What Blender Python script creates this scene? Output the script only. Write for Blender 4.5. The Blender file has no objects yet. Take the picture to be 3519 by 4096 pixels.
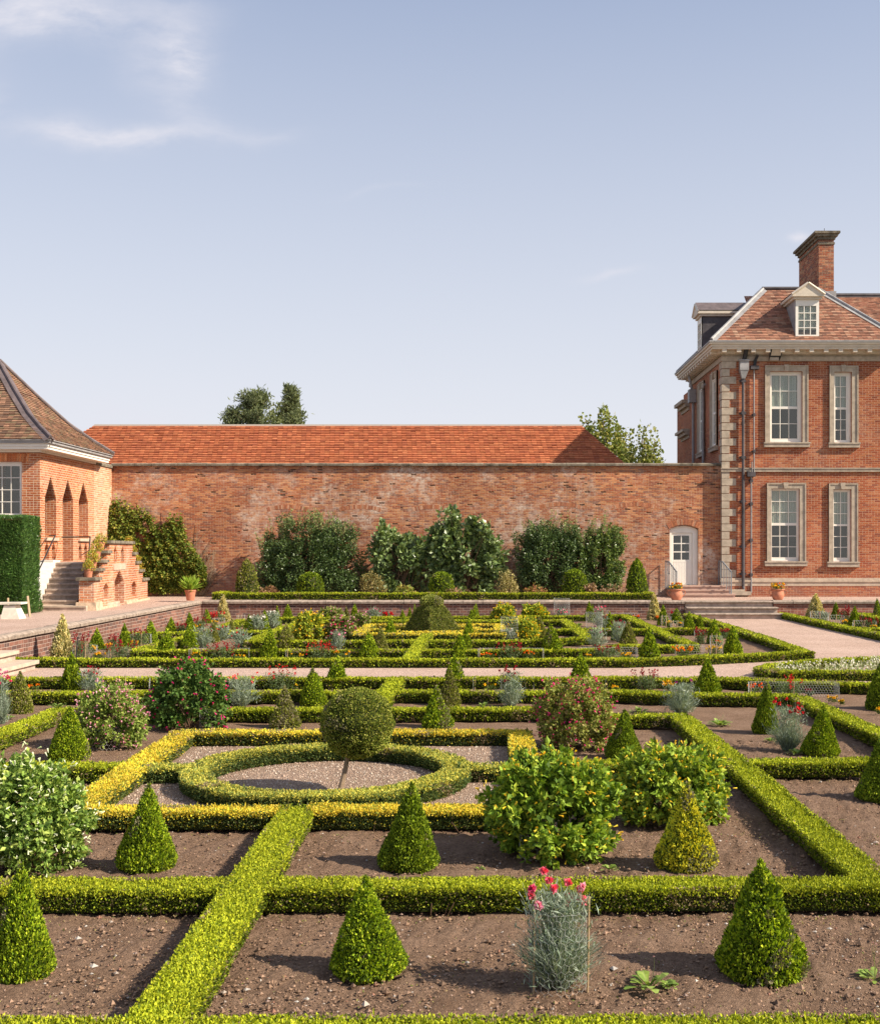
import bpy, math, random
import numpy as np
from mathutils import Vector, geometry
rng = np.random.default_rng(7); random.seed(7)
COL = bpy.context.scene.collection
F = 4646.0; VX, VY = 1953.0, 2200.0; CAMZ = 2.3
# ---------------------------------------------------------------- survey helpers: photo measurement -> plan position
CR = {1:(0,2400,.4),2:(700,2400,.4),3:(1400,2400,.4),4:(2100,2400,.4),5:(2807,2400,.4),6:(0,2660,.4),7:(2100,2640,.4),
      8:(2807,2640,.4),'a':(0,3100,.9888),'b':(1760,3100,.9888),'m':(1000,2640,.6247),'n':(300,2850,.6247),'D':(0,0,1.977)}
def S(k, x, y):
    o = CR[k]; return o[0]+x*o[2], o[1]+y*o[2]
def ground(k, x, y, z=0.0):
    sx, sy = S(k, x, y); Y = F*(CAMZ-z)/(sy-VY)
    if z==0: Y=min(Y,38.5)          # nothing in the sunken garden stands beyond its back wall
    return (sx-VX)*Y/F, Y
# ---------------------------------------------------------------- mesh helpers
def A(x): return np.asarray(x, dtype=np.float64)
def box(x0,x1,y0,y1,z0,z1,m=0,c=None):
    V = A([[x0,y0,z0],[x1,y0,z0],[x1,y1,z0],[x0,y1,z0],[x0,y0,z1],[x1,y0,z1],[x1,y1,z1],[x0,y1,z1]])
    Fc = np.array([[0,3,2,1],[4,5,6,7],[0,1,5,4],[1,2,6,5],[2,3,7,6],[3,0,4,7]])
    return (V,Fc,m,c)
def hexa(P, m=0, c=None):          # 8 points: bottom 4, top 4
    return (A(P), np.array([[0,3,2,1],[4,5,6,7],[0,1,5,4],[1,2,6,5],[2,3,7,6],[3,0,4,7]]), m, c)
def frame_map(O,U,N):
    O=A(O);U=A(U);N=A(N);W=A([0,0,1.])
    return lambda u,z,d=0.0: O+U*u+W*z+N*d
def fbox(fm,u0,u1,z0,z1,d0,d1,m=0,c=None):   # box in a wall frame, d outward
    P=[fm(u0,z0,d1),fm(u1,z0,d1),fm(u1,z0,d0),fm(u0,z0,d0),fm(u0,z1,d1),fm(u1,z1,d1),fm(u1,z1,d0),fm(u0,z1,d0)]
    return hexa(P,m,c)
def prism(poly,z0,z1,m=0,c=None):
    n=len(poly); V=A([[p[0],p[1],z0] for p in poly]+[[p[0],p[1],z1] for p in poly])
    q=np.array([[i,(i+1)%n,n+(i+1)%n,n+i] for i in range(n)])
    t=np.array(geometry.tessellate_polygon([[Vector((p[0],p[1],0)) for p in poly]]))
    return [(V,q,m,c),(V,t[:,::-1],m,c),(V,t+n,m,c)]
def wallholes(fm, outline, holes, thick, m=0, c=None):
    loops=[outline]+holes; pts=[p for l in loops for p in l]
    t=np.array(geometry.tessellate_polygon([[Vector((p[0],p[1],0)) for p in l] for l in loops]))
    Vf=A([fm(p[0],p[1],0) for p in pts]); Vb=A([fm(p[0],p[1],-thick) for p in pts]); V=np.vstack([Vf,Vb]); n=len(pts)
    q=[];s=0
    for l in loops:
        k=len(l)
        for i in range(k): a=s+i;b=s+(i+1)%k; q.append([a,b,b+n,a+n])
        s+=k
    return [(V,t,m,c),(V,t[:,::-1]+n,m,c),(V,np.array(q),m,c)]
def tube(pts, r, n=8, m=0, c=None, cap=True):
    pts=A(pts); k=len(pts); rr=np.ones(k)*r if np.isscalar(r) else A(r)
    V=[]
    for i in range(k):
        d=pts[min(i+1,k-1)]-pts[max(i-1,0)]; d/=np.linalg.norm(d)+1e-12
        a=np.cross(d,[0,0,1.]) if abs(d[2])<.9 else np.cross(d,[0,1.,0]); a/=np.linalg.norm(a); b=np.cross(d,a)
        for j in range(n):
            t=2*math.pi*j/n; V.append(pts[i]+rr[i]*(math.cos(t)*a+math.sin(t)*b))
    Fc=[[i*n+j,i*n+(j+1)%n,(i+1)*n+(j+1)%n,(i+1)*n+j] for i in range(k-1) for j in range(n)]
    out=[(A(V),np.array(Fc),m,c)]
    if cap:
        V2=A(V); V2=np.vstack([V2,pts[0],pts[-1]]); N=len(V2)
        T=[[j,N-2,(j+1)%n] for j in range(n)]+[[(k-1)*n+j,(k-1)*n+(j+1)%n,N-1] for j in range(n)]
        out.append((V2,np.array(T),m,c))
    return out
def lathe(prof, cx, cy, n=20, m=0, c=None):
    V=[];k=len(prof)
    for r,z in prof:
        for j in range(n): t=2*math.pi*j/n; V.append([cx+r*math.cos(t),cy+r*math.sin(t),z])
    Fc=[[i*n+j,i*n+(j+1)%n,(i+1)*n+(j+1)%n,(i+1)*n+j] for i in range(k-1) for j in range(n)]
    return (A(V),np.array(Fc),m,c)
def build_mesh(name, chunks, mats, origin=(0,0,0), smooth=False):
    ch=[]
    for c in chunks:
        if isinstance(c,list): ch+=c
        else: ch.append(c)
    Vs=[];L=[];T=[];M=[];Cc=[];off=0;hascol=any(c[3] is not None for c in ch)
    for V,Fc,m,c in ch:
        Fc=np.asarray(Fc)
        if len(Fc)==0: continue
        Vs.append(V); L.append((Fc+off).ravel()); T.append(np.full(len(Fc),Fc.shape[1])); M.append(np.full(len(Fc),m))
        if hascol:
            cc=np.ones((len(Fc),3))*.5 if c is None else np.broadcast_to(A(c),(len(Fc),3)); Cc.append(cc)
        off+=len(V)
    V=(np.vstack(Vs)-A(origin)).astype(np.float32); L=np.concatenate(L).astype(np.int32); T=np.concatenate(T).astype(np.int32)
    me=bpy.data.meshes.new(name); me.vertices.add(len(V)); me.vertices.foreach_set('co',V.ravel())
    me.loops.add(len(L)); me.loops.foreach_set('vertex_index',L)
    me.polygons.add(len(T)); st=np.concatenate([[0],np.cumsum(T)[:-1]]).astype(np.int32)
    me.polygons.foreach_set('loop_start',st); me.polygons.foreach_set('loop_total',T)
    me.polygons.foreach_set('material_index',np.concatenate(M).astype(np.int32))
    me.polygons.foreach_set('use_smooth',np.full(len(T),bool(smooth)))
    for m in mats: me.materials.append(m)
    if hascol:
        at=me.attributes.new('tint','FLOAT_COLOR','FACE'); C4=np.ones((len(T),4),dtype=np.float32); C4[:,:3]=np.vstack(Cc)
        at.data.foreach_set('color',C4.ravel())
    me.update(calc_edges=True)
    return me
ORG={}
def tag(o,label=None,cat=None,group=None,kind=None):
    if label: o['label']=label
    if cat: o['category']=cat
    if group: o['group']=group
    if kind: o['kind']=kind
    return o
def thing(name,label,cat,loc,group=None):
    o=bpy.data.objects.new(name,None); COL.objects.link(o); o.location=loc; o.empty_display_size=.1
    ORG[o.name]=A(loc); return tag(o,label,cat,group)
def obj(name,chunks,mats,parent=None,loc=None,smooth=False,label=None,cat=None,group=None,kind=None):
    if not isinstance(mats,list): mats=[mats]
    if parent is not None:
        og=ORG[parent.name]; me=build_mesh(name,chunks,mats,og,smooth); o=bpy.data.objects.new(name,me); COL.objects.link(o); o.parent=parent; ORG[o.name]=og
    else:
        og=A(loc if loc is not None else (0,0,0)); me=build_mesh(name,chunks,mats,og,smooth); o=bpy.data.objects.new(name,me); COL.objects.link(o); o.location=og; ORG[o.name]=og
    return tag(o,label,cat,group,kind)
# ---------------------------------------------------------------- node helpers
def mat(name):
    m=bpy.data.materials.new(name); m.use_nodes=True; t=m.node_tree; t.nodes.clear(); return m,t
class NT:
    def __init__(s,t): s.t=t
    def n(s,ty,ins=None,**pr):
        nd=s.t.nodes.new('ShaderNode'+ty)
        for k,v in pr.items(): setattr(nd,k,v)
        for k,v in (ins or {}).items():
            sk=nd.inputs[k]
            if isinstance(v,bpy.types.NodeSocket): s.t.links.new(v,sk)
            elif isinstance(v,bpy.types.Node): s.t.links.new(v.outputs[0],sk)
            else:
                if sk.type=='RGBA' and len(v)==3: v=(*v,1)
                sk.default_value=v
        return nd
    def math(s,op,a,b=None,c=None,clamp=False):
        i={0:a}
        if b is not None: i[1]=b
        if c is not None: i[2]=c
        return s.n('Math',i,operation=op,use_clamp=clamp).outputs[0]
    def mix(s,f,a,b,mode='MIX'):
        nd=s.t.nodes.new('ShaderNodeMix'); nd.data_type='RGBA'; nd.blend_type=mode
        for idx,v in ((0,f),(6,a),(7,b)):
            sk=nd.inputs[idx]
            if isinstance(v,bpy.types.NodeSocket): s.t.links.new(v,sk)
            else: sk.default_value=(*v,1) if (idx>0 and len(v)==3) else v
        return nd.outputs[2]
    def ramp(s,f,stops,interp='LINEAR'):
        nd=s.t.nodes.new('ShaderNodeValToRGB'); nd.color_ramp.interpolation=interp; s.t.links.new(f,nd.inputs[0])
        e=nd.color_ramp.elements
        while len(e)<len(stops): e.new(.5)
        for el,(p,c) in zip(e,stops): el.position=p; el.color=(*c,1) if len(c)==3 else c
        return nd.outputs[0]
    def noise(s,vec,scale,detail=4,rough=.6,out=0,**k):
        return s.n('TexNoise',{'Vector':vec,'Scale':scale,'Detail':detail,'Roughness':rough},**k).outputs[out]
    def out(s,sh,disp=None):
        o=s.n('OutputMaterial',{'Surface':sh}); return o
def principled(nt,col,rough=.8,spec=.3,normal=None,**k):
    i={'Base Color':col,'Roughness':rough,'Specular IOR Level':spec}
    if normal is not None: i['Normal']=normal
    i.update(k); return nt.n('BsdfPrincipled',i).outputs[0]
def bump(nt,h,dist,strength=1.0): return nt.n('Bump',{'Height':h,'Distance':dist,'Strength':strength}).outputs[0]
def m_plain(name,col,rough=.6,spec=.3,var=.25,scale=6.,bmp=0.0,bscale=40.,metal=0.0):
    m,t=mat(name); nt=NT(t); pos=nt.n('NewGeometry').outputs[0]
    nz=nt.noise(pos,scale,5,.65); c=nt.ramp(nz,[(.3,tuple(x*(1-var) for x in col)),(.7,tuple(min(1,x*(1+var*.7)) for x in col))])
    nrm=bump(nt,nt.noise(pos,bscale,4,.7),bmp) if bmp else None
    nt.out(principled(nt,c,rough,spec,nrm,Metallic=metal)); return m
def m_tint(name,rough=.6,spec=.3,trans=0.0,bmp=0,bscale=60.,var=0.15,vscale=30):
    m,t=mat(name); nt=NT(t); at=nt.n('Attribute',attribute_name='tint').outputs[0]
    pos=nt.n('NewGeometry').outputs[0]
    if var:
        nz=nt.noise(pos,vscale,2,.5); at=nt.mix(1.0,at,nt.ramp(nz,[(.3,(1-var,)*3),(.7,(1+var*.6,)*3)]),'MULTIPLY')
    nrm=bump(nt,nt.noise(pos,bscale,3,.6),bmp) if bmp else None
    p=principled(nt,at,rough,spec,nrm)
    if trans:
        tr=nt.n('BsdfTranslucent',{'Color':nt.mix(1.0,at,(1.25,1.25,.55),'MULTIPLY')}).outputs[0]
        p=nt.n('MixShader',{0:trans,1:p,2:tr}).outputs[0]
    nt.out(p); return m
def m_brick(name,cols,mortar,bw=.225,bh=.068,mt=.006,pale=.0,palec=(.6,.5,.42),dark=.15,holes=0.0,warp=.006,bmp=.006,lowdamp=None,tilt=1.0):
    m,t=mat(name); nt=NT(t); g=nt.n('NewGeometry'); pos=g.outputs[0]
    sp=nt.n('SeparateXYZ',{0:pos}); sn=nt.n('SeparateXYZ',{0:g.outputs['True Normal']})
    side=nt.math('GREATER_THAN',nt.math('ABSOLUTE',sn.outputs[0]),.6)
    u0=nt.math('ADD',nt.math('MULTIPLY',side,nt.math('SUBTRACT',sp.outputs[1],sp.outputs[0])),sp.outputs[0])
    wn=nt.n('SeparateColor',{0:nt.noise(pos,1.3,4,.6,out=1)})
    wn2=nt.n('SeparateColor',{0:nt.noise(pos,11.,2,.6,out=1)})
    u=nt.math('ADD',u0,nt.math('MULTIPLY',nt.math('SUBTRACT',wn2.outputs[0],.5),warp*3))
    v=nt.math('ADD',nt.math('ADD',sp.outputs[2],nt.math('MULTIPLY',nt.math('SUBTRACT',wn.outputs[1],.5),warp*5)),nt.math('MULTIPLY',nt.math('SUBTRACT',wn2.outputs[1],.5),warp*1.2))
    rv=nt.math('DIVIDE',v,bh); row=nt.math('FLOOR',rv); fv=nt.math('FRACT',rv)
    par=nt.math('MODULO',nt.math('ABSOLUTE',row),2.0)
    ru=nt.math('ADD',nt.math('DIVIDE',u,bw),nt.math('MULTIPLY',par,.5)); col=nt.math('FLOOR',ru); fu=nt.math('FRACT',ru)
    # headers: split some bricks in half
    idv=nt.n('CombineXYZ',{0:col,1:row,2:side}).outputs[0]
    w1=nt.n('TexWhiteNoise',{'Vector':idv},noise_dimensions='3D'); r1=w1.outputs['Value']
    w2=nt.n('SeparateColor',{0:w1.outputs['Color']}); r2=w2.outputs[1]; r3=w2.outputs[2]
    du=nt.math('MULTIPLY',nt.math('MINIMUM',fu,nt.math('SUBTRACT',1.0,fu)),bw)
    hd=nt.math('ADD',nt.math('MULTIPLY',nt.math('ABSOLUTE',nt.math('SUBTRACT',fu,.5)),bw),nt.math('MULTIPLY',nt.math('GREATER_THAN',r3,.22),1.0))
    du=nt.math('MINIMUM',du,hd)
    dv=nt.math('MULTIPLY',nt.math('MINIMUM',fv,nt.math('SUBTRACT',1.0,fv)),bh)
    d=nt.math('MINIMUM',du,dv)
    mm=nt.math('SMOOTH_MIN',nt.math('DIVIDE',d,mt),1.0,.1)
    brk=nt.n('MapRange',{0:d,1:mt*.6,2:mt*1.5}).outputs[0]
    k=len(cols); c=nt.ramp(r1,[(i/k,cc) for i,cc in enumerate(cols)],'CONSTANT')
    fine=nt.noise(pos,45.,3,.7); c=nt.mix(1.0,c,nt.ramp(fine,[(.25,(.7,.7,.7)),(.75,(1.2,1.2,1.2))]),'MULTIPLY')
    big=nt.noise(pos,.35,6,.62); c=nt.mix(1.0,c,nt.ramp(big,[(.3,(.66,.60,.58)),(.66,(1.22,1.2,1.18))]),'MULTIPLY')
    mid=nt.noise(nt.n('VectorMath',{0:pos,1:(13.,7.,3.)},operation='ADD').outputs[0],.9,7,.72)
    if dark: c=nt.mix(nt.n('MapRange',{0:mid,1:.58,2:.72,3:0.,4:dark*3}).outputs[0],c,(.05,.04,.035))
    base=nt.mix(brk,mortar,c)
    if pale:
        pn=nt.noise(nt.n('VectorMath',{0:pos,1:(3.,41.,9.)},operation='ADD').outputs[0],.55,8,.75)
        pf=nt.n('MapRange',{0:pn,1:.49,2:.64,3:0.,4:pale}).outputs[0]
        pf=nt.math('MULTIPLY',pf,nt.n('MapRange',{0:nt.noise(pos,9.,3,.7),1:.35,2:.6}).outputs[0])
        base=nt.mix(pf,base,palec)
    h=brk
    if holes:
        hf=nt.math('MULTIPLY',nt.math('LESS_THAN',r2,nt.math('MULTIPLY',nt.n('MapRange',{0:mid,1:.4,2:.65,3:.1,4:1.0}).outputs[0],holes)),brk)
        base=nt.mix(nt.math('MULTIPLY',hf,.8),base,(.05,.025,.018)); h=nt.math('SUBTRACT',brk,nt.math('MULTIPLY',hf,5.0))
    if lowdamp:
        z=nt.math('ADD',sp.outputs[2],nt.math('MULTIPLY',nt.noise(pos,1.2,4,.6),.5))
        lf=nt.n('MapRange',{0:z,1:lowdamp[0],2:lowdamp[1],3:lowdamp[2],4:0.}).outputs[0]
        base=nt.mix(lf,base,lowdamp[3])
    hh=nt.math('ADD',h,nt.math('ADD',nt.math('MULTIPLY',fine,.5),nt.math('MULTIPLY',r2,.6)))
    nt.out(principled(nt,base,.9,.15,bump(nt,hh,bmp))); return m
SUN_E=5.0; SKY_S=.105; EXPO=.76; SKY_T=(1.8,2.25,3.4); SKY_H=(.98,.20); SKY_HC=(4.75,4.8,5.1); CLOUDC=(4.4,4.4,4.85)
CLOUDS=[(-.40,.460,.10,.022,.03,.8),(-.27,.445,.045,.030,.5,.36),(-.258,.425,.018,.022,.6,.8),(-.27,.39,.022,.045,.9,.30),(-.355,.361,.05,.013,-.12,.62),(-.29,.354,.07,.010,.02,.62),(-.19,.357,.03,.006,.1,.25),(-.43,.388,.02,.028,.3,.35),(.263,.264,.010,.0045,.1,.8),(.11,.236,.025,.004,.15,.35),(-.1,.31,.04,.003,.2,.2),(-.38,.10,.16,.05,0,.6)]
# ---------------------------------------------------------------- materials
BR_OLD=[(0.392, 0.138, 0.067), (0.445, 0.175, 0.08), (0.357, 0.115, 0.057), (0.499, 0.221, 0.105), (0.303, 0.11, 0.067), (0.552, 0.257, 0.124), (0.41, 0.148, 0.071), (0.249, 0.11, 0.076), (0.464, 0.203, 0.114)]
BR_RED=[(0.334, 0.092, 0.039), (0.378, 0.112, 0.047), (0.29, 0.076, 0.035), (0.406, 0.143, 0.06), (0.349, 0.096, 0.043), (0.247, 0.068, 0.039), (0.421, 0.16, 0.078)]
BR_ORG=[(0.495, 0.16, 0.063), (0.54, 0.192, 0.081), (0.45, 0.136, 0.056), (0.576, 0.24, 0.118), (0.414, 0.124, 0.056), (0.504, 0.176, 0.074)]
BR_LOW=[(.165,.082,.062),(.21,.105,.08),(.14,.075,.062),(.25,.12,.09),(.115,.072,.066),(.19,.095,.075)]
M_wall=m_brick('old_garden_brick',BR_OLD,(.50,.33,.22),bw=.2,bh=.060,mt=.0055,pale=1.0,palec=(.62,.49,.40),dark=.22,holes=.05,bmp=.010,warp=.014,lowdamp=(.9,2.4,.30,(.40,.30,.24)))
M_house=m_brick('red_house_brick',BR_RED,(.46,.30,.21),pale=.3,palec=(.55,.36,.26),dark=.1,bmp=.006,warp=.004,lowdamp=(.6,1.5,.30,(.36,.20,.16)))
M_pav=m_brick('orange_pavilion_brick',BR_ORG,(.66,.50,.36),pale=.35,palec=(.68,.5,.38),dark=.08,bmp=.006,bh=.075,mt=.007)
M_stair=m_brick('weathered_stair_brick',BR_ORG,(.64,.50,.38),pale=.55,palec=(.66,.54,.44),dark=.15,bmp=.01,bh=.075,mt=.008,warp=.01)
M_low=m_brick('brown_retaining_brick',BR_LOW,(.44,.34,.29),bw=.24,bh=.086,mt=.0055,pale=.35,palec=(.40,.25,.2),dark=.1,bmp=.006,warp=.006)
M_stone=m_plain('grey_buff_stone',(.42,.35,.275),.9,.15,.28,5,.004,30)
M_stonepale=m_plain('pale_plinth_stone',(.50,.40,.31),.9,.15,.22,5,.004,30)
M_stonedark=m_plain('lichened_coping_stone',(.20,.17,.13),.95,.1,.65,4,.01,22)
M_coping=m_plain('spotted_coping_stone',(.34,.27,.22),.95,.1,.5,9,.006,40)
M_step=m_plain('weathered_step_stone',(.48,.37,.30),.95,.1,.38,5,.006,30)
M_white=m_plain('white_painted_timber',(.78,.74,.67),.45,.4,.06,3)
M_trim=m_plain('cream_painted_cornice',(.62,.54,.44),.6,.3,.12,4)
M_lead=m_plain('weathered_lead',(.30,.29,.29),.55,.4,.35,3,.003,20)
M_leaddark=m_plain('dark_lead_sheet',(.075,.065,.07),.55,.4,.45,3,.003,20)
M_leadbrown=m_plain('brown_lead_hip',(.13,.10,.10),.6,.4,.35,4,.003,20)
M_pipe=m_plain('grey_painted_iron',(.26,.25,.25),.5,.4,.3,8)
M_iron=m_plain('black_iron',(.03,.03,.033),.45,.4,.3,8)
M_greyrail=m_plain('grey_painted_rail',(.20,.22,.245),.5,.4,.1,8)
M_terra=m_plain('terracotta',(.50,.20,.12),.85,.2,.2,10,.002,60)
M_bark=m_plain('grey_bark',(.26,.19,.13),.95,.1,.35,12,.004,60)
M_twig=m_plain('brown_twig',(.17,.11,.07),.95,.1,.3,12)
M_cane=m_plain('bamboo_cane',(.42,.30,.17),.8,.2,.2,20)
M_bench=m_plain('weathered_white_bench',(.66,.60,.50),.7,.2,.15,8)
M_fascia=m_plain('taupe_metal_ridge',(.33,.28,.235),.5,.4,.06,1.5)
M_wire=m_plain('galvanised_wire',(.42,.42,.40),.6,.3,.15,20)
M_dark=m_plain('unlit_room_black',(.022,.02,.018),.9,.1,.2,2)  # near-black colour paints in the shade of the rooms behind openings
M_stake=m_plain('timber_stake',(.42,.31,.2),.9,.1,.2,10)
M_limew=m_plain('limewashed_render',(.68,.63,.56),.9,.1,.15,5,.004,30)
M_tile=m_tint('clay_roof_tile',.85,.2,0,.003,70,.2,25)
M_leaf=m_tint('leaf',.6,.14,.24,0,var=.2)
M_gloss=m_tint('glossy_leaf',.36,.5,.16,0,var=.12)
M_petal=m_tint('petal',.7,.2,.12,0,var=.1)
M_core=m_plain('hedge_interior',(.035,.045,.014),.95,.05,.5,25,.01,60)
M_lamp=m_plain('floodlight_glass',(.50,.42,.32),.3,.5,.1,3)
def m_glass():
    m,t=mat('window_glass'); nt=NT(t)
    gl=nt.n('BsdfGlossy',{'Color':(1,.94,.85),'Roughness':.0}).outputs[0]; tr=nt.n('BsdfTransparent',{'Color':(.75,.78,.76)}).outputs[0]
    nt.out(nt.n('MixShader',{0:.075,1:tr,2:gl}).outputs[0]); return m
M_glass=m_glass()
def m_curtain():
    m,t=mat('striped_curtain'); nt=NT(t); pos=nt.n('SeparateXYZ',{0:nt.n('NewGeometry').outputs[0]})
    s=nt.math('SINE',nt.math('MULTIPLY',nt.math('ADD',pos.outputs[0],pos.outputs[1]),75.))
    nt.out(principled(nt,nt.ramp(nt.n('MapRange',{0:s,1:-1.,2:1.}).outputs[0],[(.35,(.62,.64,.60)),(.65,(.85,.85,.80))]),.9,.1)); return m
M_curtain=m_curtain()
def m_soil():
    m,t=mat('dug_soil'); nt=NT(t); pos=nt.n('NewGeometry').outputs[0]
    n1=nt.noise(pos,3.,6,.7); n2=nt.noise(pos,38.,5,.75); n3=nt.noise(pos,160.,3,.7)
    c=nt.ramp(n1,[(.3,(.225,.140,.094)),(.7,(.35,.232,.165))]); c=nt.mix(1.,c,nt.ramp(n2,[(.3,(.6,.58,.56)),(.7,(1.3,1.3,1.28))]),'MULTIPLY')
    c=nt.mix(1.,c,nt.ramp(n3,[(.3,(.75,.75,.75)),(.75,(1.25,1.25,1.25))]),'MULTIPLY')
    vo=nt.n('TexVoronoi',{'Vector':pos,'Scale':32.}); sp=nt.math('LESS_THAN',vo.outputs['Distance'],nt.math('MULTIPLY',nt.n('SeparateColor',{0:vo.outputs['Color']}).outputs[0],.16))
    c=nt.mix(nt.math('MULTIPLY',sp,.6),c,(.42,.34,.28))
    h=nt.math('ADD',nt.math('MULTIPLY',n2,1.3),nt.math('MULTIPLY',n3,.5))
    nt.out(principled(nt,c,.97,.1,bump(nt,h,.035))); return m
M_soil=m_soil()
def m_gravel(name,c0,c1,b=.008):
    m,t=mat(name); nt=NT(t); pos=nt.n('NewGeometry').outputs[0]
    n1=nt.noise(pos,.7,5,.6); vo=nt.n('TexVoronoi',{'Vector':pos,'Scale':75.}); n3=nt.noise(pos,55.,4,.8); n4=nt.noise(pos,9.,5,.75)
    c=nt.ramp(n1,[(.3,c0),(.7,c1)]); c=nt.mix(1.,c,nt.ramp(nt.n('SeparateColor',{0:vo.outputs['Color']}).outputs[0],[(0,(.62,.6,.6)),(1,(1.3,1.3,1.32))]),'MULTIPLY')
    c=nt.mix(1.,c,nt.ramp(n3,[(.3,(.72,.71,.7)),(.7,(1.2,1.2,1.2))]),'MULTIPLY')
    c=nt.mix(1.,c,nt.ramp(n4,[(.3,(.85,.84,.83)),(.7,(1.08,1.08,1.08))]),'MULTIPLY')
    nt.out(principled(nt,c,.95,.12,bump(nt,nt.math('ADD',vo.outputs['Distance'],n3),b))); return m
M_path=m_gravel('pink_gravel',(.47,.335,.265),(.57,.42,.345))
M_grav2=m_gravel('inner_bed_gravel',(.34,.24,.175),(.43,.31,.235),.02)
M_grass=m_plain('distant_grass',(.07,.10,.03),.95,.1,.3,.3)
# ---------------------------------------------------------------- leaf generators
def unit(v): return v/(np.linalg.norm(v,axis=1,keepdims=True)+1e-9)
def leaves(P,N,L,W,C,up=.35,spread=.7,m=0,droop=.0):
    n=len(P); L=np.broadcast_to(A(L),(n,)); W=np.broadcast_to(A(W),(n,))
    a=unit(N*.9+rng.normal(size=(n,3))*spread+np.array([0,0,up-droop]))         # leaf axis points outwards
    b=unit(np.cross(a,rng.normal(size=(n,3)))); nn=np.cross(a,b)
    p1=P+a*(L*.45)[:,None]; tip=P+a*L[:,None]-nn*(L*.12)[:,None]
    q=b*(W*.5)[:,None]; lift=nn*(W*.12)[:,None]
    V=np.stack([P,p1+q+lift,tip,p1-q+lift],axis=1).reshape(-1,3)
    Fc=np.arange(4*n).reshape(-1,4); return (V,Fc,m,C)
def pick(n,pal,w=None):
    pal=A(pal); i=rng.choice(len(pal),n,p=None if w is None else A(w)/np.sum(w)); return pal[i]*rng.uniform(.8,1.2,(n,1))
def sines(P,amp,sc,seed=0):
    r=np.random.default_rng(seed); o=np.zeros(len(P))
    for i in range(5):
        k=r.normal(size=3)*sc*(1.6**i); o+=np.sin(P@k+r.uniform(0,6.3))*amp/(1.5**i)
    return o*.6
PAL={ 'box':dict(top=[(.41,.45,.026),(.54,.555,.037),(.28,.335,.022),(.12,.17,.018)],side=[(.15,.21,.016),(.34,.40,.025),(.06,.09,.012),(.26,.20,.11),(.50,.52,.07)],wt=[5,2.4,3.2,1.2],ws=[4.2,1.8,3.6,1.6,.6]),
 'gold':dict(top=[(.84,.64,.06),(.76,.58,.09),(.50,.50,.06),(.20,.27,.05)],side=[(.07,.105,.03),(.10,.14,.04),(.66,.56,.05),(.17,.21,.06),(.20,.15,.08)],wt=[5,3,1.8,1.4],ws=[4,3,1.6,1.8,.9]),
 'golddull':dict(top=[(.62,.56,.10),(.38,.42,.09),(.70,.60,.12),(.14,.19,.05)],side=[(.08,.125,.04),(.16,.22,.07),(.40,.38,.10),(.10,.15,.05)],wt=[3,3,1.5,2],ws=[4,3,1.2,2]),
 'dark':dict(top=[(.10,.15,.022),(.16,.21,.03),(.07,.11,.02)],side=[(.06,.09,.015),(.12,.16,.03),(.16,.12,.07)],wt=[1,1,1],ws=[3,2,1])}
HN=[0]
def patchy(ch,seed,brown=(.36,.28,.17),th=.95,k=.22,sc=1.7):
    """uneven growth: drifts of fresh and tired leaf colour along a plant"""
    V,Fc,m,C=ch; P=V[::4]; C=A(C).copy(); f=sines(P,1.,sc,seed); g_=sines(P,1.,sc*4,seed+50); C*=(1+k*(.6*f+.4*g_))[:,None]
    b=(sines(P,1.,sc*1.5,seed+90)>th)&(rng.uniform(size=len(P))<.55); C[b]=A(brown)*rng.uniform(.6,1.2,(int(b.sum()),1)); return (V,Fc,m,np.clip(C,.01,.9))
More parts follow.
